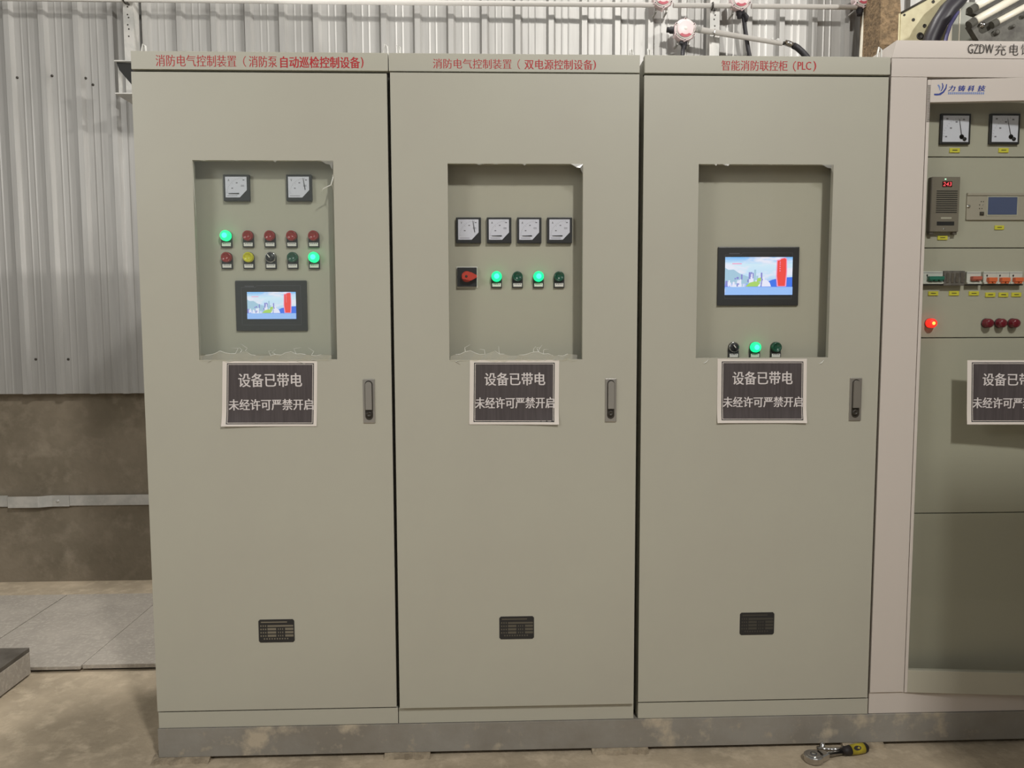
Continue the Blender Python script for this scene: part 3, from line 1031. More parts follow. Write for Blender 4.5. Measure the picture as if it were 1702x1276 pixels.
# monitoring unit
a, b_, c_, d_ = rectP(1607, 320.5, 1741, 365.5, Y4 - 0.006)
w, h = b_ - a, d_ - c_
m = MB()
m.box(a, b_, Y4 - 0.006, Y4 - 0.0002, c_, d_, MONITOR, 0.001)
m.box(a, b_, Y4 - 0.009, Y4 - 0.006, d_ - h * 0.1, d_, MONITOR, 0.001)
m.lathe([(0.0055, 0), (0.0045, 0.004), (0, 0.0055)], (a + 0.006, Y4 - 0.006, c_ + h * 0.5), (0, -1, 0), CHROME, 12)
mon = m.build('monitoring_unit', c4, 'grey monitoring unit with a blue screen')
m = MB()
A, B, C_, D = rectP(1642.5, 327.5, 1690.5, 356.5, Y4 - 0.008)
m.box(A - 0.004, B + 0.004, Y4 - 0.0072, Y4 - 0.0061, C_ - 0.004, D + 0.004, PANEL)
m.box(A, B, Y4 - 0.008, Y4 - 0.0073, C_, D, LCD)
m.build('display', mon, 'unlit blue screen')
m = MB()
for (u, v_, mm) in ((1631, 335, LOCK), (1634.5, 335, LOCK), (1628, 340.5, LOCK), (1633, 340.5, CHROME), (1628, 346.5, LOCK), (1632, 346.5, LOCK)):
    X, Z = P(u, v_, Y4 - 0.006)
    m.lathe([(0.0018, 0), (0.0016, 0.001), (0, 0.001)], (X, Y4 - 0.0061, Z), (0, -1, 0), mm, 8)
X, Z = P(1631.5, 355, Y4 - 0.006)
m.box(X - 0.007, X + 0.007, Y4 - 0.0085, Y4 - 0.0061, Z - 0.006, Z + 0.006, LOCK, 0.001)
m.box(X - 0.0035, X + 0.0035, Y4 - 0.0095, Y4 - 0.0085, Z - 0.003, Z + 0.003, CHROME)
m.build('status_buttons', mon)


# circuit breakers
def breaker(x0, x1, y0, y1, tx0, tx1, ty0, ty1, tm, screw, feet, lab):
    a, b_, c, d = rectP(x0, y0, x1, y1, Y4 - 0.02)
    h = d - c
    m = MB()
    m.box(a, b_, Y4 - 0.014, Y4 - 0.0002, c + h * 0.08, d, BRKWHITE, 0.001)
    m.box(a, b_, Y4 - 0.02, Y4 - 0.0142, c + h * 0.1, c + h * 0.24, BRKWHITE, 0.001)
    m.box(a, b_, Y4 - 0.018, Y4 - 0.0002, c, c + h * 0.075, DARKGAP)
    m.frect(a, b_, d - h * 0.12, d - h * 0.09, Y4 - 0.0143, GREYINK)
    for u in screw:
        X, Z = P(u, y0 + (y1 - y0) * 0.33, Y4 - 0.014)
        m.flat([(X - 0.0032, Z + 0.003), (X, Z - 0.005), (X + 0.0032, Z + 0.003), (X, Z + 0.005)], Y4 - 0.0145, INK)
    bo = m.build('circuit_breaker', c4, lab)
    A, B, C_, D = rectP(tx0, ty0, tx1, ty1, Y4 - 0.026)
    t = MB()
    t.box(A, B, Y4 - 0.030, Y4 - 0.0145, (C_ + D) / 2 - 0.004, D, tm, 0.0015)
    k = 3
    for i in range(feet):
        wq = (B - A) / feet
        t.box(A + i * wq + wq * 0.15, A + (i + 1) * wq - wq * 0.15, Y4 - 0.027, Y4 - 0.0145, C_, (C_ + D) / 2, tm, 0.001)
    t.build('toggle', bo)


breaker(1526, 1569, 450.5, 474, 1544, 1569, 459, 467, TOGGLEGREEN, (1541,), 3, 'white breaker with a green toggle')
a, b_, c_, d_ = rectP(1568.5, 450, 1603, 474.5, Y4 - 0.02)
m = MB()
m.box(a, b_, Y4 - 0.022, Y4 - 0.0002, c_, d_, BRKGREY, 0.001)
for i in range(4):
    u = a + (b_ - a) * (0.1 + i * 0.23)
    m.box(u, u + (b_ - a) * 0.13, Y4 - 0.0245, Y4 - 0.022, c_ + (d_ - c_) * 0.2, d_ - (d_ - c_) * 0.15, MODULEEDGE, 0.001)
m.build('terminal_block', c4, 'grey ribbed block in the breaker row')
breaker(1608.5, 1632.5, 451, 474, 1616, 1632, 459, 466.5, TOGGLERED, (), 2, 'white breaker with a dull red toggle')
for x0 in (1636.5, 1658, 1680):
    breaker(x0, x0 + 21.4, 451, 474, x0 + 6.5, x0 + 20.5, 461, 471, TOGGLEORANGE, (x0 + 4,), 2, 'white breaker with an orange toggle')


def lamp4(px, py, lit):
    X, Z = P(px, py, Y4 - 0.022)
    m = MB()
    m.lathe([(0.0165, 0), (0.0165, 0.004), (0.0155, 0.0045)], (X, Y4 - 0.0001, Z), (0, -1, 0), BLACK if not lit else REDKNOB, 24)
    lo = m.build('indicator_light', c4, 'lit red indicator light' if lit else 'unlit dark red indicator light')
    m = MB()
    mm = REDON if lit else REDDARK
    m.lathe([(0.0155, 0), (0.0155, 0.016), (0.0135, 0.021), (0.008, 0.0235), (0, 0.024)], (X, Y4 - 0.0046, Z), (0, -1, 0), mm, 26)
    if lit:
        m.lathe([(0.006, 0), (0.004, 0.0015), (0, 0.0018)], (X, Y4 - 0.0281, Z), (0, -1, 0), REDCORE, 16)
    m.build('lens', lo)


lamp4(1550.5, 537, True)
for u in (1645, 1667, 1689):
    lamp4(u, 537, False)

# glass door, hinged at its left edge and standing slightly open
HX, ANG = SX + 0.002, math.atan(0.10)
ca, sa = math.cos(ANG), math.sin(ANG)


def xf4(v):
    x, y = v.x - HX, v.y
    return Vector((HX + x * ca + y * sa, -x * sa + y * ca, v.z))


def PD(px, py, off=0.0):
    """pixel -> (x, z) on the door's front plane, in the closed position of the door"""
    d = ray(px, py)
    nrm = Vector((-sa, -ca, 0))
    p0 = xf4(Vector((HX, off, 0)))
    t = (p0 - CAM).dot(nrm) / d.dot(nrm)
    p = CAM + d * t
    return HX + (p.x - HX) * ca - p.y * sa, p.z


DW = 0.645
dz0, dz1 = PD(1600, 1153)[1], PD(1600, 131)[1]
rz, bz = PD(1600, 169)[1], PD(1600, 1116)[1]
m = MB(xf4)
m.box(HX, HX + 0.010, 0.0, 0.02, dz0, dz1, PAINT2, 0.001)
m.box(HX + DW - 0.03, HX + DW, 0.0, 0.02, dz0, dz1, PAINT2, 0.001)
m.box(HX + 0.010, HX + DW - 0.03, 0.0, 0.02, rz, dz1, PAINT2, 0.001)
m.box(HX + 0.010, HX + DW - 0.03, 0.0, 0.02, dz0, bz, PANEL, 0.001)
gd = m.build('door', c4, 'glass door with painted top and bottom rails')
m = MB(xf4)
m.box(HX + 0.009, HX + DW - 0.029, 0.008, 0.012, bz - 0.004, rz + 0.004, DOORGLASS)
m.build('glass_pane', gd, 'tall tinted glass pane')
m = MB(xf4)
for i in range(26):
    X, Z = PD(1544, 142 + i * 2.4)
    m.box(HX + 0.001, HX + 0.0095, -0.0012, 0.0, Z - 0.0008, Z + 0.0008, MODULEEDGE)
m.build('hinge_strip', gd, 'finely ribbed strip at the hinge side')
m = MB(xf4)


def swoosh(pts_px, mm, y):
    m.flat([PD(*p) for p in pts_px], y, mm)


S = lambda x_, y_: (1545 + x_ * 0.06757, 125 + y_ * 0.06757)
swoosh([S(110, 455), S(230, 452), S(320, 400), S(385, 310), S(410, 215), S(432, 225), S(415, 330), S(350, 430), S(270, 490), S(180, 500), S(110, 492)], BLUEPRINT, -0.0006)
swoosh([S(300, 195), S(318, 190), S(342, 260), S(335, 320), S(290, 395), S(262, 400), S(300, 330), S(312, 260)], BLUEPRINT, -0.0007)
swoosh([S(190, 240), S(225, 230), S(262, 280), S(262, 340), S(240, 390), S(232, 320)], PALEBLUE, -0.0007)
for body, x0, x1 in (('力', 455, 640), ('铸', 690, 885), ('科', 930, 1110), ('技', 1175, 1385)):
    A, zt_ = PD(*S(x0, 255))
    B, zb_ = PD(*S(x1, 395))
    m.text(body, A, B - 0.004, zb_, zt_, -0.0006, BLUEPRINT, 0.006, 0.0016, 0.22)
for i in range(18):
    A, zt_ = PD(*S(455 + i * 50, 418))
    B, zb_ = PD(*S(455 + i * 50 + 32, 470))
    m.frect(A, B, zb_, zt_, -0.0006, PALEBLUE)
m.build('logo', gd, 'blue emblem with slanted blue lettering')


# ------------------------------------------------------------------ paper warning notices
def notice(rect, black, l1, l2, label, Y, curl, proj=None, xf=None, clip=None):
    pr = proj or (lambda px, py: P(px, py, Y))
    (x0, y0, x1, y1) = rect
    tl, tr, bl, br = pr(x0, y0), pr(x1, y0), pr(x0 - 1, y1), pr(x1 - 1, y1)

    def bil(u, v):
        a = Vector(tl) * (1 - u) + Vector(tr) * u
        c = Vector(bl) * (1 - u) + Vector(br) * u
        return a * (1 - v) + c * v
    yb = Y if xf is None else 0.0

    def depth(u, v):
        lift = curl[0] * max(0, (v - 0.72) / 0.28) ** 2 * (1 - u) ** 2 + curl[1] * max(0, (v - 0.72) / 0.28) ** 2 * u ** 2
        return yb - 0.0006 - lift - 0.0007 * (1 + math.sin(u * 9 + v * 4)) * 0.5
    N = 16
    m = MB(xf)
    pv = []
    for j in range(N + 1):
        for i in range(N + 1):
            q = bil(i / N, j / N)
            pv.append((q.x, depth(i / N, j / N), q.y))
    pf = [(j * (N + 1) + i, (j + 1) * (N + 1) + i, (j + 1) * (N + 1) + i + 1, j * (N + 1) + i + 1) for j in range(N) for i in range(N)]
    nv = len(pv)
    pv2 = [(a_, b_ + 0.00025, c_) for a_, b_, c_ in pv]
    m.faces(pv, pf, PAPER, True)
    m.faces(pv2, [f_[::-1] for f_ in pf], PAPER, True)
    p = m.build('warning_notice')
    tag(p, label, 'notice', 'black and white warning notices on the cabinet doors')
    p['_loc'] = (0, 0, 0)

    def uv(px, py):
        return (px - x0) / (x1 - x0), (py - y0) / (y1 - y0)

    def field(rx0, ry0, rx1, ry1, mm, lift):
        u0, v0 = uv(rx0, ry0)
        u1, v1 = uv(rx1, ry1)
        f = MB(xf)
        n_ = 14
        vs = []
        for j in range(n_ + 1):
            for i in range(n_ + 1):
                u, v = u0 + (u1 - u0) * i / n_, v0 + (v1 - v0) * j / n_
                q = bil(u, v)
                vs.append((q.x, depth(u, v) - lift, q.y))
        fs = [(j * (n_ + 1) + i, (j + 1) * (n_ + 1) + i, (j + 1) * (n_ + 1) + i + 1, j * (n_ + 1) + i + 1) for j in range(n_) for i in range(n_)]
        f.faces(vs, fs, mm, True)
        return f
    bx0, by0, bx1, by1 = black
    f = field(bx0, by0, bx1, by1, TONERLINE, 0.0002)
    g1 = field(bx0 + 1.5, by0 + 1.5, bx1 - 1.5, by1 - 1.5, PAPER, 0.0003)
    g2 = field(bx0 + 2.4, by0 + 2.4, bx1 - 2.4, by1 - 2.4, TONER, 0.0004)
    for g in (g1, g2):
        vs = [v.co.copy() for v in g.bm.verts]
        g.bm.verts.index_update()
        fs = [tuple(v.index for v in q.verts) for q in g.bm.faces]
        f.faces(vs, fs, g.mats[0], True)
        g.bm.free()
    f.build('printed_field', p, 'dark printed field with a thin border')
    for body, (a, b_, c, d) in (('设备已带电', l1), ('未经许可严禁开启', l2)):
        t = MB(xf)
        A, B = pr(a, (c + d) / 2)[0], pr(b_, (c + d) / 2)[0]
        D, C_ = pr((a + b_) / 2, c)[1], pr((a + b_) / 2, d)[1]
        t.text(body, A, B, C_, D, 0.0, PAPERTEXT, 0.004, 0.0013)
        for k, v in enumerate(t.bm.verts):      # lay the letters on the sheet
            u = (v.co.x - (tl[0] + bl[0]) / 2) / ((tr[0] + br[0]) / 2 - (tl[0] + bl[0]) / 2)
            w_ = (v.co.z - tl[1]) / (bl[1] - tl[1])
            v.co.y += depth(u, w_) - 0.0007
        t.build('lettering', p, 'white Chinese lettering')
    return p


notice((370, 600, 527.5, 708), (377.5, 603.5, 522, 704.5), (396.5, 502, 620, 643), (380.5, 520.5, 663, 681.5), 'paper warning notice below the window with ten buttons, on the leftmost cabinet', 0.0, (0.010, 0.002))
notice((781, 598, 929.5, 705), (788, 602.5, 922, 701), (805.5, 906, 619, 640.5), (790, 921, 660, 678.5), 'paper warning notice below the window with the red rotary switch', D2, (0.002, 0.009))
notice((1192.5, 596, 1341, 702.5), (1199.5, 600.5, 1335, 698), (1217.5, 1317, 617, 639), (1201.5, 1333.5, 659, 676.5), 'paper warning notice below the window with three low controls', 0.0, (0.007, 0.007))
notice((1607.5, 598.5, 1757, 705), (1615, 602, 1749, 701), (1633, 1733, 620, 641), (1616.5, 1748, 660.5, 678.5), 'paper warning notice stuck on the glass door, cut by the right edge', 0.0, (0.003, 0.003), PD, xf4)

# ------------------------------------------------------------------ channel base and packing under the cabinets
m = MB()
XA, XB = -0.002, 3.25
m.box(XA, XB, 0.0, 0.006, 0.0, 0.0985, CHANNEL, 0.001)
m.box(XA, XB, 0.006, 0.045, 0.0925, 0.0985, CHANNEL)
m.box(XA, XB, 0.006, 0.045, 0.0, 0.006, CHANNEL)
m.box(XA, XB, 0.594, 0.60, 0.0, 0.0985, CHANNEL)
m.box(XA, XB, 0.55, 0.594, 0.0925, 0.0985, CHANNEL)
for xx in (XA, XB - 0.006):
    m.box(xx, xx + 0.006, 0.006, 0.594, 0.006, 0.0925, CHANNEL)
tag(m.build('channel_base'), 'dusty grey steel channel base under the whole cabinet row', 'steel base')


def pad(x0, x1, y0, y1, seed, label):
    rr = random.Random(seed)
    n = 14
    m = MB()
    vs, fs = [], []
    for i in range(n + 1):
        u = x0 + (x1 - x0) * i / n
        j = rr.uniform(-0.006, 0.004)
        h = 0.0 if 0 < i < n else -0.008
        vs += [(u, y0 + j - 0.006, FZ), (u, y0 + j, h - 0.001 - rr.uniform(0, 0.004)), (u, 0.004, -0.0004), (u, y1, -0.0004), (u, y1, FZ)]
    for i in range(n):
        for k in range(4):
            a = i * 5 + k
            fs.append((a, a + 5, a + 6, a + 1))
        fs.append((i * 5 + 4, i * 5 + 9, i * 5 + 5, i * 5))
    fs += [tuple(range(5)), tuple(n * 5 + k for k in (4, 3, 2, 1, 0))]
    m.faces(vs, fs, MORTAR)
    tag(m.build('mortar_pad'), label, 'mortar', 'mortar pads under the channel base')


for i, (u0, u1, lb) in enumerate(((262, 358, 'flat mortar pad under the left end of the channel base'), (640, 716, 'crumbly mortar pad under the joint of the two left cabinets'), (985, 1078, 'broken mortar pad below the dark gap between two cabinets'), (1412, 1478, 'thin mortar pad just right of the ratchet wrench'))):
    pad(PZ(u0, 1255, FZ)[0], PZ(u1, 1250, FZ)[0], -0.012 if i != 3 else -0.008, 0.055, 40 + i, lb)

# ------------------------------------------------------------------ floor slabs on the left
PX = [-1.66, -1.138, -0.614, -0.09]
labs = ['grey stone cover slab at the left edge of the photo', 'grey stone cover slab in the middle, behind the dark-topped block', 'grey stone cover slab next to the leftmost cabinet']
for i in range(3):
    m = MB()
    y0 = 0.690 if i < 2 else 0.697
    m.box(PX[i] + 0.003, PX[i + 1] - 0.003, y0, 1.575, FZ + 0.012, 0.012 + (0.003 if i == 2 else 0), SLAB, 0.002)
    m.box(PX[i] + 0.03, PX[i + 1] - 0.03, y0 + 0.02, 1.55, FZ, FZ + 0.012, DARKGAP)  # dark foot coloured as the shadow gap under the slab
    tag(m.build('cover_slab'), labs[i], 'floor slab', 'cover slabs over the floor trench')
m = MB()
m.box(-1.7, -0.811, -0.9, 0.672, FZ + 0.008, 0.086, SLAB, 0.002)
m.box(-1.7, -0.811, -0.9, 0.672, 0.0865, 0.104, SLABDARK, 0.002)  # top layer darker than the sides of the block
m.box(-1.66, -0.84, -0.86, 0.65, FZ, FZ + 0.008, DARKGAP)
tag(m.build('concrete_block'), 'low grey block with a dark top, cut by the left edge', 'block')

# unseen wall sections added on the right to block lamps and cast shade
b = MB()
b.box(2.70, 4.4, -1.75, -1.55, FZ, 2.45, CONC)
b.box(4.2, 4.4, -3.0, -1.75, FZ, 2.45, CONC)
b.box(4.2, 6.9, -3.1, -2.9, FZ, 3.85, CONC)
struct(b.build('light_blocker_right'))

# ------------------------------------------------------------------ flat bar on the wall
root = thing('grounding_bar', 'galvanised flat bar running along the concrete wall', 'flat bar', (-1.4, 1.87, P(150, 832, 1.86)[1]))
zb, zt_ = P(150, 840, 1.85)[1], P(150, 823, 1.85)[1]
xa, xb_ = P(85, 832, 1.855)[0], 0.4
m = MB()
m.box(xa, xb_, 1.852, 1.858, zb, zt_, GALV, 0.001)
for xx in (-0.72, -0.2, 0.3):
    m.box(xx, xx + 0.03, 1.858, 1.8698, zb + 0.01, zt_ - 0.01, GALV)
m.build('bar', root)
m = MB()
xs = [P(u, 832, 1.83)[0] for u in (-30, 8, 14, 64, 84, 112)]
ys = [1.852, 1.852, 1.822, 1.822, 1.8455, 1.8455]
vs, fs = [], []
for X, Y in zip(xs, ys):
    vs += [(X, Y, zb - 0.002), (X, Y, zt_ + 0.002), (X, Y + 0.006, zt_ + 0.002), (X, Y + 0.006, zb - 0.002)]
for i in range(len(xs) - 1):
    for k in range(4):
        fs.append((i * 4 + k, (i + 1) * 4 + k, (i + 1) * 4 + (k + 1) % 4, i * 4 + (k + 1) % 4))
fs += [(0, 1, 2, 3), (23, 22, 21, 20)]
m.faces(vs, [f_[::-1] for f_ in fs], GALV)
m.box(-1.9, xs[1] + 0.01, 1.858, 1.8698, zb + 0.01, zt_ - 0.01, GALV)
m.build('joggled_joint', root, 'bent overlapping joint piece')
m = MB()
for u in (96,):
    X = P(u, 832, 1.845)[0]
    m.lathe([(0.008, 0), (0.008, 0.006), (0.005, 0.007), (0, 0.007)], (X, 1.8455, (zb + zt_) / 2), (0, -1, 0), GALV, 8)
m.build('bolt', root)

# ------------------------------------------------------------------ pipe, struts, junction boxes high on the wall
YP = 1.68
zp = P(700, 4.5, YP)[1]
root = thing('conduit_pipe', 'long pale steel pipe along the top edge of the photo', 'pipe', (0.8, YP, zp))
xl, xr = -2.0, P(1470, 3, YP)[0]
stops = [xl] + [P(u, 3, YP)[0] for u in (1087, 1119, 1218, 1249, 1424, 1451)] + [xr]
for i in range(0, 8, 2):
    m = MB()
    m.tube([(stops[i], YP, zp), (stops[i + 1], YP, zp)], 0.0125, PIPE, 16)
    m.build('pipe', root)
for xx in (-0.745, P(1188, 4, YP)[0]):
    m = MB()
    m.tube([(xx - 0.012, YP + 0.014, zp - 0.016), (xx - 0.012, YP - 0.012, zp - 0.012), (xx - 0.012, YP - 0.0155, zp), (xx - 0.012, YP - 0.012, zp + 0.012), (xx - 0.012, YP + 0.014, zp + 0.016)], 0.004, LOCK, 8)
    m.cyl((xx + 0.004, YP - 0.006, zp - 0.02), (xx + 0.004, YP + 0.012, zp - 0.02), 0.006, LOCK, 8)
    m.build('pipe_clamp', root)


def strut(xc, z0_, z1_, label, holes):
    m = MB()
    hw = 0.026
    m.box(xc - hw, xc + hw, YP + 0.022, YP + 0.026, z0_, z1_, GALV)
    m.box(xc - hw, xc - hw + 0.003, YP + 0.026, 1.772, z0_, z1_, GALV)
    m.box(xc + hw - 0.003, xc + hw, YP + 0.026, 1.772, z0_, z1_, GALV)
    st = m.build('perforated_strut')
    tag(st, label, 'strut', 'perforated struts on the ribbed wall')
    h = MB()
    for z in holes:
        h.lathe([(0.0042, 0), (0.0042, 0.0006), (0, 0.0006)], (xc + random.uniform(-0.004, 0.006), YP + 0.0219, z), (0, -1, 0), LOCK, 8)
    ho = h.build('punched_holes')
    ho.parent = st


xs1 = P(214, 60, YP + 0.02)[0]
strut(xs1, 2.625, 3.3, 'perforated strut above the top left corner of the leftmost cabinet', [P(214, q, YP + 0.02)[1] for q in (11, 24, 29, 41, 48, 60)])
xs2 = P(1188, 50, YP + 0.02)[0]
strut(xs2, 2.3, 3.3, 'perforated strut behind the slanted conduit', [P(1188, q, YP + 0.02)[1] for q in (13, 25, 32, 43)])


def jbox(px, py, r_px, label, rot, glands):
    X, Z = P(px, py, YP - 0.03)
    r = r_px / FPX * 4.3
    root = thing('junction_box', label, 'junction box', (X, YP, Z), 'round enamelled junction boxes on the conduit')
    m = MB()
    o = (X, YP + 0.035, Z)
    m.lathe([(r * 0.92, 0), (r, 0.01), (r, 0.045), (r * 0.96, 0.05)], o, (0, -1, 0), JBOX, 32)
    for k in range(6):
        a = rot + math.pi / 3 * k
        c_ = Vector((X + math.cos(a) * r * 0.96, 0, Z + math.sin(a) * r * 0.96))
        m.cyl((c_.x, YP + 0.03, c_.z), (c_.x, YP - 0.020, c_.z), 0.0065, JBOX, 10)
        m.cyl((c_.x, YP - 0.020, c_.z), (c_.x, YP - 0.024, c_.z), 0.0035, LOCK, 8)
    for k in range(2):
        xx = X - r * 0.62 + k * r * 1.1
        m.box(xx, xx + r * 0.16, YP + 0.02, YP + 0.036, Z - r * 1.18, Z - r * 0.7, GALV, 0.002)
        m.box(xx, xx + r * 0.16, YP + 0.03, 1.772, Z - r * 1.18, Z - r * 1.05, GALV)
    m.build('housing', root)
    m = MB()
    m.lathe([(r * 0.88, 0), (r * 0.88, 0.004), (r * 0.80, 0.007), (r * 0.80, 0.005)], (X, YP - 0.0152, Z), (0, -1, 0), WHITE, 32)
    m.lathe([(r * 0.79, 0), (r * 0.78, 0.0095), (r * 0.70, 0.011), (0, 0.011)], (X, YP - 0.0152, Z), (0, -1, 0), JBOX, 32)
    m.lathe([(r * 0.16, 0), (r * 0.13, 0.0012), (0, 0.0012)], (X, YP - 0.0262, Z + r * 0.05), (0, -1, 0), WHITE, 16)
    lid = m.build('lid', root)
    m = MB()
    pts = [(X + r * 0.74 * math.cos(a), Z + r * 0.74 * math.sin(a)) for a in [math.radians(t) for t in range(222, 319, 8)]]
    pts += [(X + r * 0.5 * math.cos(a), Z + r * 0.5 * math.sin(a)) for a in [math.radians(t) for t in range(310, 229, -8)]]
    m.prism(pts, YP - 0.0268, YP - 0.0255, JRED)
    m.build('red_marking', lid, 'red marking on the lid')
    for gx, gz in glands:
        m = MB()
        d = Vector((gx, 0, gz)).normalized()
        s = Vector((X, YP + 0.012, Z)) + d * r * 0.9
        m.lathe([(0.018, 0), (0.018, 0.022), (0.014, 0.026), (0.014, 0.04)], s, d, HOSE if gz < -0.5 or gx < -0.5 else JBOX, 14)
        m.build('cable_gland', root)
    return X, Z, r


jbox(1103, -6, 15.5, 'white junction box cut by the top edge, farthest left of the four', 0.6, ())
jbox(1140, 47, 17, 'white junction box with a red mark, lowest of the four, left of the slanted conduit', 0.5, ((-1, 0.08), (0.02, -1)))
jbox(1233, -3, 15.5, 'white junction box at the top edge above the long black hose', 0.7, ((0.05, -1),))
jbox(1437, -6, 14, 'white junction box at the top edge above the white cable', 0.7, ((-0.05, -1),))


def PV(px, py, y=YP + 0.012):
    a, c_ = P(px, py, y)
    return Vector((a, y, c_))


m = MB()
m.tube([PV(1138.5, 65, 1.692), PV(1137, 72, 1.69), PV(1135, 84, 1.68), PV(1134, 100, 1.66), PV(1134, 125, 1.62), PV(1134, 180, 1.55)], 0.011, HOSE, 12)
m.box(*sorted((PV(1129, 70).x, PV(1139, 70).x)), 1.676, 1.70, PV(1130, 74).z, PV(1130, 69.5).z, HOSE, 0.002)
tag(m.build('flexible_hose'), 'short black hose dropping from the lowest junction box', 'hose', 'black flexible hoses above the cabinets')
m = MB()
m.tube([PV(1234, 18), PV(1236, 30), PV(1239, 52), PV(1242, 72), PV(1246, 95), PV(1252, 140), PV(1258, 200)], 0.011, HOSE, 12)
m.tube([PV(1237, 22, 1.675), PV(1241, 28, 1.675), PV(1240, 36, 1.68)], [0.009, 0.012, 0.007], HOSE, 10)
tag(m.build('flexible_hose'), 'long black hose hanging behind the slanted conduit', 'hose', 'black flexible hoses above the cabinets')
# slanted conduit + its hose
YS = 1.655
root = thing('slanted_conduit', 'pale steel conduit slanting down to the right from the lowest junction box', 'conduit', PV(1158, 50, YS))
m = MB()
m.tube([PV(1157, 48.5, YS), PV(1300, 72.5, YS)], [0.0155, 0.0115], PIPE, 14)
m.build('pipe', root)
m = MB()
m.tube([PV(1156.5, 47.5, YS), PV(1165, 50, YS)], 0.0165, GALV, 14)
m.build('coupling', root)
m = MB()
m.tube([PV(1304, 70.5, YS), PV(1311, 72.5, YS), PV(1318, 75.5, YS)], [0.014, 0.016, 0.0145], CHROME, 14)
m.tube([PV(1300, 72.3, YS), PV(1305, 71.5, YS)], 0.009, LOCK, 10)
m.build('end_fitting', root, 'shiny threaded end fitting')
m = MB()
for u, v_ in ((1283, 65.5), (1292, 67)):
    p = PV(u, v_, YS)
    m = MB()
    m.lathe([(0.007, 0), (0.007, 0.018)], p + Vector((0, 0.006, 0)), (0, -1, 0), GALV, 8)
    m.build('screw', root)
m = MB()
m.tube([PV(1188, 49, YS - 0.004), PV(1187.5, 54, YS - 0.018), PV(1187, 60.5, YS - 0.004), PV(1187, 60.5, 1.70)], 0.004, CHROME, 8)
m.build('saddle_clamp', root)
m = MB()
m.tube([PV(1318.5, 75.5, YS), PV(1325, 79, YS), PV(1333, 86, YS), PV(1341, 95, YS), PV(1350, 110, YS - 0.02), PV(1358, 150, YS - 0.05)], 0.0165, HOSE, 14)
tag(m.build('flexible_hose'), 'thick black hose bending down from the end of the slanted conduit', 'hose', 'black flexible hoses above the cabinets')
m = MB()
m.tube([PV(1437, 10), PV(1436.5, 22), PV(1434, 50), PV(1431, 92), PV(1429, 150), PV(1428, 200)], [0.0135, 0.0095, 0.0095, 0.0095, 0.0095, 0.0095], WHITEPIPE, 12)
tag(m.build('white_cable'), 'white cable hanging down beside the brown column', 'cable')

# ------------------------------------------------------------------ cable tray end at the top left
YT = 1.50
root = thing('cable_tray', 'galvanised cable tray end sticking out beside the top left cabinet corner', 'cable tray', (-0.6, YT, 2.6))
x0, zt_ = P(191, 103, YT)
zb = P(200, 157, YT)[1]
x1 = 0.6
m = MB()
m.box(x0, x1, YT, 1.7018, zb, zb + 0.003, GALV)
m.box(x0, x1, 1.698, 1.7018, zb + 0.003, zt_ - 0.02, GALV)
m.box(x0, x1, YT - 0.012, YT, zb, zb + 0.006, GALV)
m.build('tray', root)
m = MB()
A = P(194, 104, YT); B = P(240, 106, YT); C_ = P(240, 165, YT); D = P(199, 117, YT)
m.prism([A, B, C_, D], YT - 0.004, YT - 0.001, TRAYDARK)  # near-black plate put in for the shade inside the tray end
m.build('shade_triangle', root, 'dark triangular plate standing in for shade')
m = MB()
m.box(A[0] - 0.004, B[0], YT - 0.02, YT + 0.012, A[1], A[1] + 0.006, GALV)
m.build('top_flange', root)
m = MB()
A = P(191, 150, YT); B = P(218, 157, YT)
m.box(x0 + 0.004, x0 + 0.02, YT + 0.02, YT + 0.03, zb + 0.003, zt_ - 0.01, GALV)
m.build('end_lip', root)

# ------------------------------------------------------------------ things behind the charger cabinet (top right)
m = MB()
rr = random.Random(5)
cx0, cx1 = P(1463, 50, 1.5)[0], P(1497, 50, 1.5)[0]
n = 60
vs, fs = [], []
for i in range(n + 1):
    z = FZ + (4.0 - FZ) * i / n
    j = rr.uniform(-0.012, 0.014)
    vs += [(cx0, 1.5, z), (cx1 + j, 1.5 + rr.uniform(0, 0.01), z), (cx1 + j + 0.015, 1.72, z), (cx0, 1.72, z)]
for i in range(n):
    for k in range(4):
        fs.append((i * 4 + k, i * 4 + (k + 1) % 4, (i + 1) * 4 + (k + 1) % 4, (i + 1) * 4 + k))
fs += [(3, 2, 1, 0), tuple(n * 4 + k for k in range(4))]
m.faces(vs, fs, COLUMN)
tag(m.build('rough_column'), 'rough brown column rising behind the joint with the charger cabinet', 'column')

# cream steel plate frame
YC = 1.0
root = thing('cream_steel_frame', 'cream steel frame plate with dark holes behind the charger cabinet', 'steel frame', (2.95, YC, FZ))
pl = lambda u, v_, y=YC: P(u, v_, y)
A = pl(1497.5, 22); B = pl(1541, -2); C_ = pl(1566, -40); 
xr = pl(1578, 50)[0]
m = MB()
m.prism([(A[0], FZ), (xr - 0.01, FZ), (xr - 0.01, C_[1]), C_, B, A], YC, YC + 0.012, CREAM)
m.build('plate', root)
m = MB()
m.tube([(A[0] - 0.003, YC + 0.006, FZ), (A[0] - 0.003, YC + 0.006, A[1])], 0.0035, CREAM, 8)
q0, q1 = Vector((A[0], YC - 0.006, A[1])), Vector((C_[0] - 0.02, YC - 0.006, C_[1] - 0.02))
m.tube([Vector((A[0], YC - 0.004, A[1])), Vector((B[0], YC - 0.004, B[1])), Vector((C_[0], YC - 0.004, C_[1]))], 0.005, LOCK, 8)
m.build('edge_trim', root, 'dark edge strip')
m = MB()
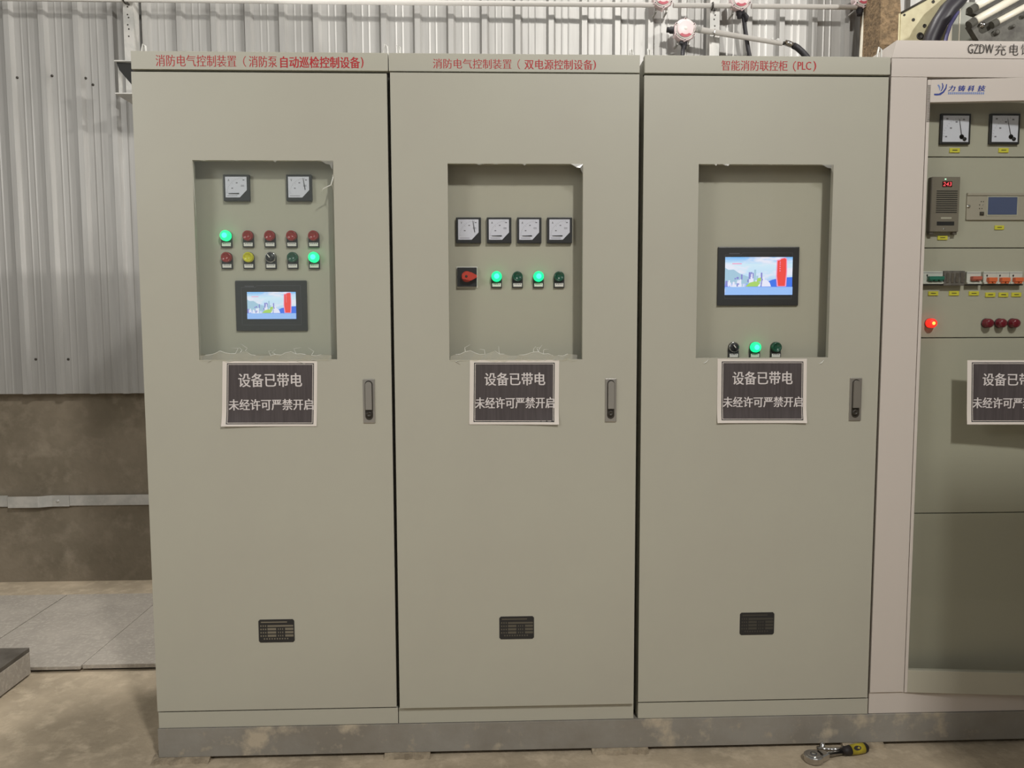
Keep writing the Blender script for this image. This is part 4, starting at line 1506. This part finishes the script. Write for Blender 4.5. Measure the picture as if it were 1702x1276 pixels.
for u, v_, r in ((1518, 33, 0.007), (1536.5, 43, 0.0085), (1503, 25, 0.005), (1529, 60, 0.016), (1551, 3, 0.007)):
    X, Z = pl(u, v_)
    m.lathe([(r, 0), (r, 0.002), (r * 0.6, 0.002), (r * 0.55, 0.0005), (0, 0.0005)], (X, YC - 0.0002, Z), (0, -1, 0), LOCK, 14)
m.build('hole_rims', root, 'dark round holes')


def PC(u, v_, y):
    a, c_ = P(u, v_, y)
    return Vector((a, y, c_))


m = MB()
m.tube([PC(1530, 140, 0.95), PC(1541, 92, 0.95), PC(1549, 64, 0.95), PC(1560, 40, 0.95), PC(1574, 18, 0.955), PC(1592, 0, 0.97), PC(1610, -25, 1.0)], 0.036, CABLE, 16)
tag(m.build('power_cable'), 'thick black cable curving up in front of the cream steel plate', 'cable', 'cables behind the charger cabinet')
m = MB()
m.tube([PC(1560, 130, 0.90), PC(1569, 80, 0.91), PC(1573, 60, 0.92), PC(1579, 42, 0.935), PC(1592, 20, 0.955)], 0.0085, CABLE2, 12)
tag(m.build('power_cable'), 'thin violet cable beside the thick black one', 'cable', 'cables behind the charger cabinet')

YE = 1.05
ex0 = P(1578, 40, YE)[0]
root = thing('tall_enclosure', 'tall grey green enclosure rising behind the charger cabinet', 'enclosure', (3.4, YE, FZ))
m = MB()
m.box(ex0 + 0.012, ex0 + 0.75, YE, YE + 0.36, FZ, 2.9, ENCL, 0.003)
m.build('housing', root)
m = MB()
m.box(ex0, ex0 + 0.0115, YE - 0.004, YE + 0.36, FZ, 2.9, ENCLEDGE, 0.001)
m.box(ex0 + 0.045, ex0 + 0.048, YE - 0.003, YE - 0.0005, FZ, 2.9, ENCLEDGE)
m.build('corner_edge', root, 'pale corner edge')

YR = 0.80
root = thing('pipe_bracket', 'dark grey bracket carrying the white pipes, at the top right corner', 'bracket', PC(1650, 60, YR))
m = MB()
poly = [P(u, v_, YR) for u, v_ in ((1611, 42), (1626, 66), (1640, 130), (1760, 130), (1760, -30), (1690, -30), (1650, 2), (1613, 10), (1612, 20), (1640, 30))]
m.prism(poly, YR, YR + 0.03, RACKDARK)
m.box(P(1660, 80, YR)[0], P(1760, 80, YR)[0], YR + 0.03, YE - 0.001, P(1700, 110, YR)[1], P(1700, 80, YR)[1], RACKDARK)
m.build('plate', root)
for u, v_, r in ((1632, 42, 0.010), (1682, 45, 0.008), (1700, 28, 0.008), (1655, 55, 0.012)):
    p = PC(u, v_, YR)
    m = MB()
    m.lathe([(r, 0), (r, 0.012), (r * 0.5, 0.014), (0, 0.014)], p, (0, -1, 0), CHROME if u == 1632 else RACKDARK, 6)
    m.build('bolt_head', root)
for (u0, v0, u1, v1, r) in ((1612, 18, 1622, 12, 0.017), (1610, 42, 1620, 35, 0.018), (1648, 42, 1657, 37, 0.016)):
    m = MB()
    m.tube([PC(u0, v0, YR - 0.025), PC(u1, v1, YR - 0.025)], r, RACKDARK, 14)
    m.build('socket', root, 'dark pipe socket')
for (u0, v0, u1, v1, r, lb) in ((1623, 11, 1668, -14, 0.0145, 'white slanting pipe, topmost of the three at the top right corner'), (1621, 34, 1705, -13, 0.0165, 'cream white slanting pipe, middle of the three at the top right corner'), (1658, 36, 1725, 0, 0.0135, 'greyish white slanting pipe, lowest of the three at the top right corner')):
    m = MB()
    p0, p1 = PC(u0, v0, YR - 0.025), PC(u1, v1, YR - 0.025)
    d = (p1 - p0)
    L = d.length
    m.lathe([(r * 0.55, -0.004), (r * 0.9, -0.001), (r, 0.006), (r, L)], p0, d, WHITEPIPE, 18)
    tag(m.build('white_pipe'), lb, 'pipe', 'white pipes at the top right corner')

# ------------------------------------------------------------------ tools on the floor
def PF(u, v_, z):
    a, c_ = PZ(u, v_, z)
    return Vector((a, c_, z))


root = thing('ratchet_wrench', 'chrome ratchet wrench with a yellow and black grip lying on the floor', 'wrench', PF(1352, 1258, FZ))
hc = PF(1352, 1258, FZ + 0.014)
m = MB()
rh = 0.031
prof = []
tip = PF(1400, 1250, FZ + 0.014)
dv = (tip - hc).normalized()
nv_ = Vector((-dv.y, dv.x, 0))
pts = [hc + (dv * math.cos(a) + nv_ * math.sin(a)) * rh for a in [math.radians(t) for t in range(42, 319, 12)]]
pts += [hc + dv * 0.055 - nv_ * 0.010, hc + dv * 0.055 + nv_ * 0.010]
nb = len(pts)
vs = [(p.x, p.y, FZ + 0.004) for p in pts] + [(p.x, p.y, FZ + 0.022) for p in pts] + [((p.x - hc.x) * 0.9 + hc.x, (p.y - hc.y) * 0.9 + hc.y, FZ + 0.025) for p in pts]
fs = [tuple(range(nb))[::-1], tuple(2 * nb + k for k in range(nb))]
for r_ in range(2):
    for k in range(nb):
        k2 = (k + 1) % nb
        fs.append((r_ * nb + k, r_ * nb + k2, (r_ + 1) * nb + k2, (r_ + 1) * nb + k))
m.faces(vs, fs, CHROME)
m.lathe([(0.0225, 0), (0.0225, 0.0015), (0.020, 0.0018)], (hc.x, hc.y, FZ + 0.0251), (0, 0, 1), CHROME, 24)
m.lathe([(0.020, 0.0012), (0.011, 0.0014), (0.0105, 0.003), (0.007, 0.0034)], (hc.x, hc.y, FZ + 0.0251), (0, 0, 1), RATCHET, 24)
m.lathe([(0.007, 0.0034), (0.006, 0.004), (0, 0.0042)], (hc.x, hc.y, FZ + 0.0251), (0, 0, 1), CHROME, 16)
m.lathe([(0.010, 0), (0.010, 0.004), (0, 0.004)], (hc.x, hc.y, FZ), (0, 0, 1), CHROME, 12)
m.build('ratchet_head', root)
m = MB()
p = hc + dv * 0.026 + Vector((0, 0, 0.0115))
m.tube([p - nv_ * 0.012, p + nv_ * 0.012], 0.003, LOCK, 8)
m.build('reversing_lever', root)
m = MB()
m.tube([hc + dv * 0.05, hc + dv * 0.118], [0.0085, 0.0065], CHROME, 12)
m.build('shaft', root)
g0 = hc + dv * 0.112 + Vector((0, 0, 0.0035))
m = MB()
m.tube([g0, g0 + dv * 0.010, g0 + dv * 0.030], [0.009, 0.014, 0.0165], GRIPBLACK, 16)
m.tube([g0 + dv * 0.082, g0 + dv * 0.094, g0 + dv * 0.100], [0.0172, 0.0155, 0.009], GRIPBLACK, 16)
gm = MB()
gm.tube([g0 + dv * 0.0302, g0 + dv * 0.055, g0 + dv * 0.0818], [0.0165, 0.0178, 0.0172], GRIP, 18)
up_ = Vector((0, -0.75, 0.66)).normalized()
side = up_.cross(dv).normalized()
up_ = dv.cross(side).normalized()
if up_.z < 0:
    up_ = -up_
e = []
for k in range(18):
    a = 2 * math.pi * k / 18
    sn = math.sin(a) * 0.0075
    e.append(g0 + dv * (0.050 + 0.014 * math.cos(a)) + side * sn + up_ * (math.sqrt(0.0178 ** 2 - sn * sn) + 0.0006))
gm.faces([tuple(p) for p in e], [tuple(range(18))], GRIPBLACK)
go = gm.build('grip', root, 'yellow grip with a dark oval pad')
m.build('grip_ends', root, 'black ends of the grip')
root = thing('extension_bar', 'chrome extension bar with a hex collar lying behind the ratchet wrench', 'extension bar', PF(1400, 1247, FZ))
zz = FZ + 0.0135
s0, s1, s2 = PF(1357, 1243.5, zz), PF(1399, 1246, zz), PF(1415, 1247, zz)
m = MB()
m.tube([s0, s0 + (s1 - s0) * 0.55, s0 + (s1 - s0) * 0.56, s1], [0.006, 0.006, 0.0078, 0.0078], CHROME, 12)
m.build('shaft', root)
m = MB()
m.tube([s1, s2], 0.0132, CHROME, 6)
m.build('hex_collar', root)
m = MB()
q = PF(1365, 1236, FZ + 0.02)
m.lathe([(0.0095, 0), (0.0095, 0.014), (0.007, 0.015), (0.007, 0.024), (0.0045, 0.024), (0.0045, 0.018), (0, 0.018)], (PF(1365, 1244, FZ)[0], -0.016, FZ), (0, 0, 1), CHROME, 16)
so_ = m.build('socket_bit')
tag(so_, 'small chrome socket standing behind the wrench head', 'socket')

for o in bpy.data.objects:
    if '_loc' in o.keys():
        del o['_loc']
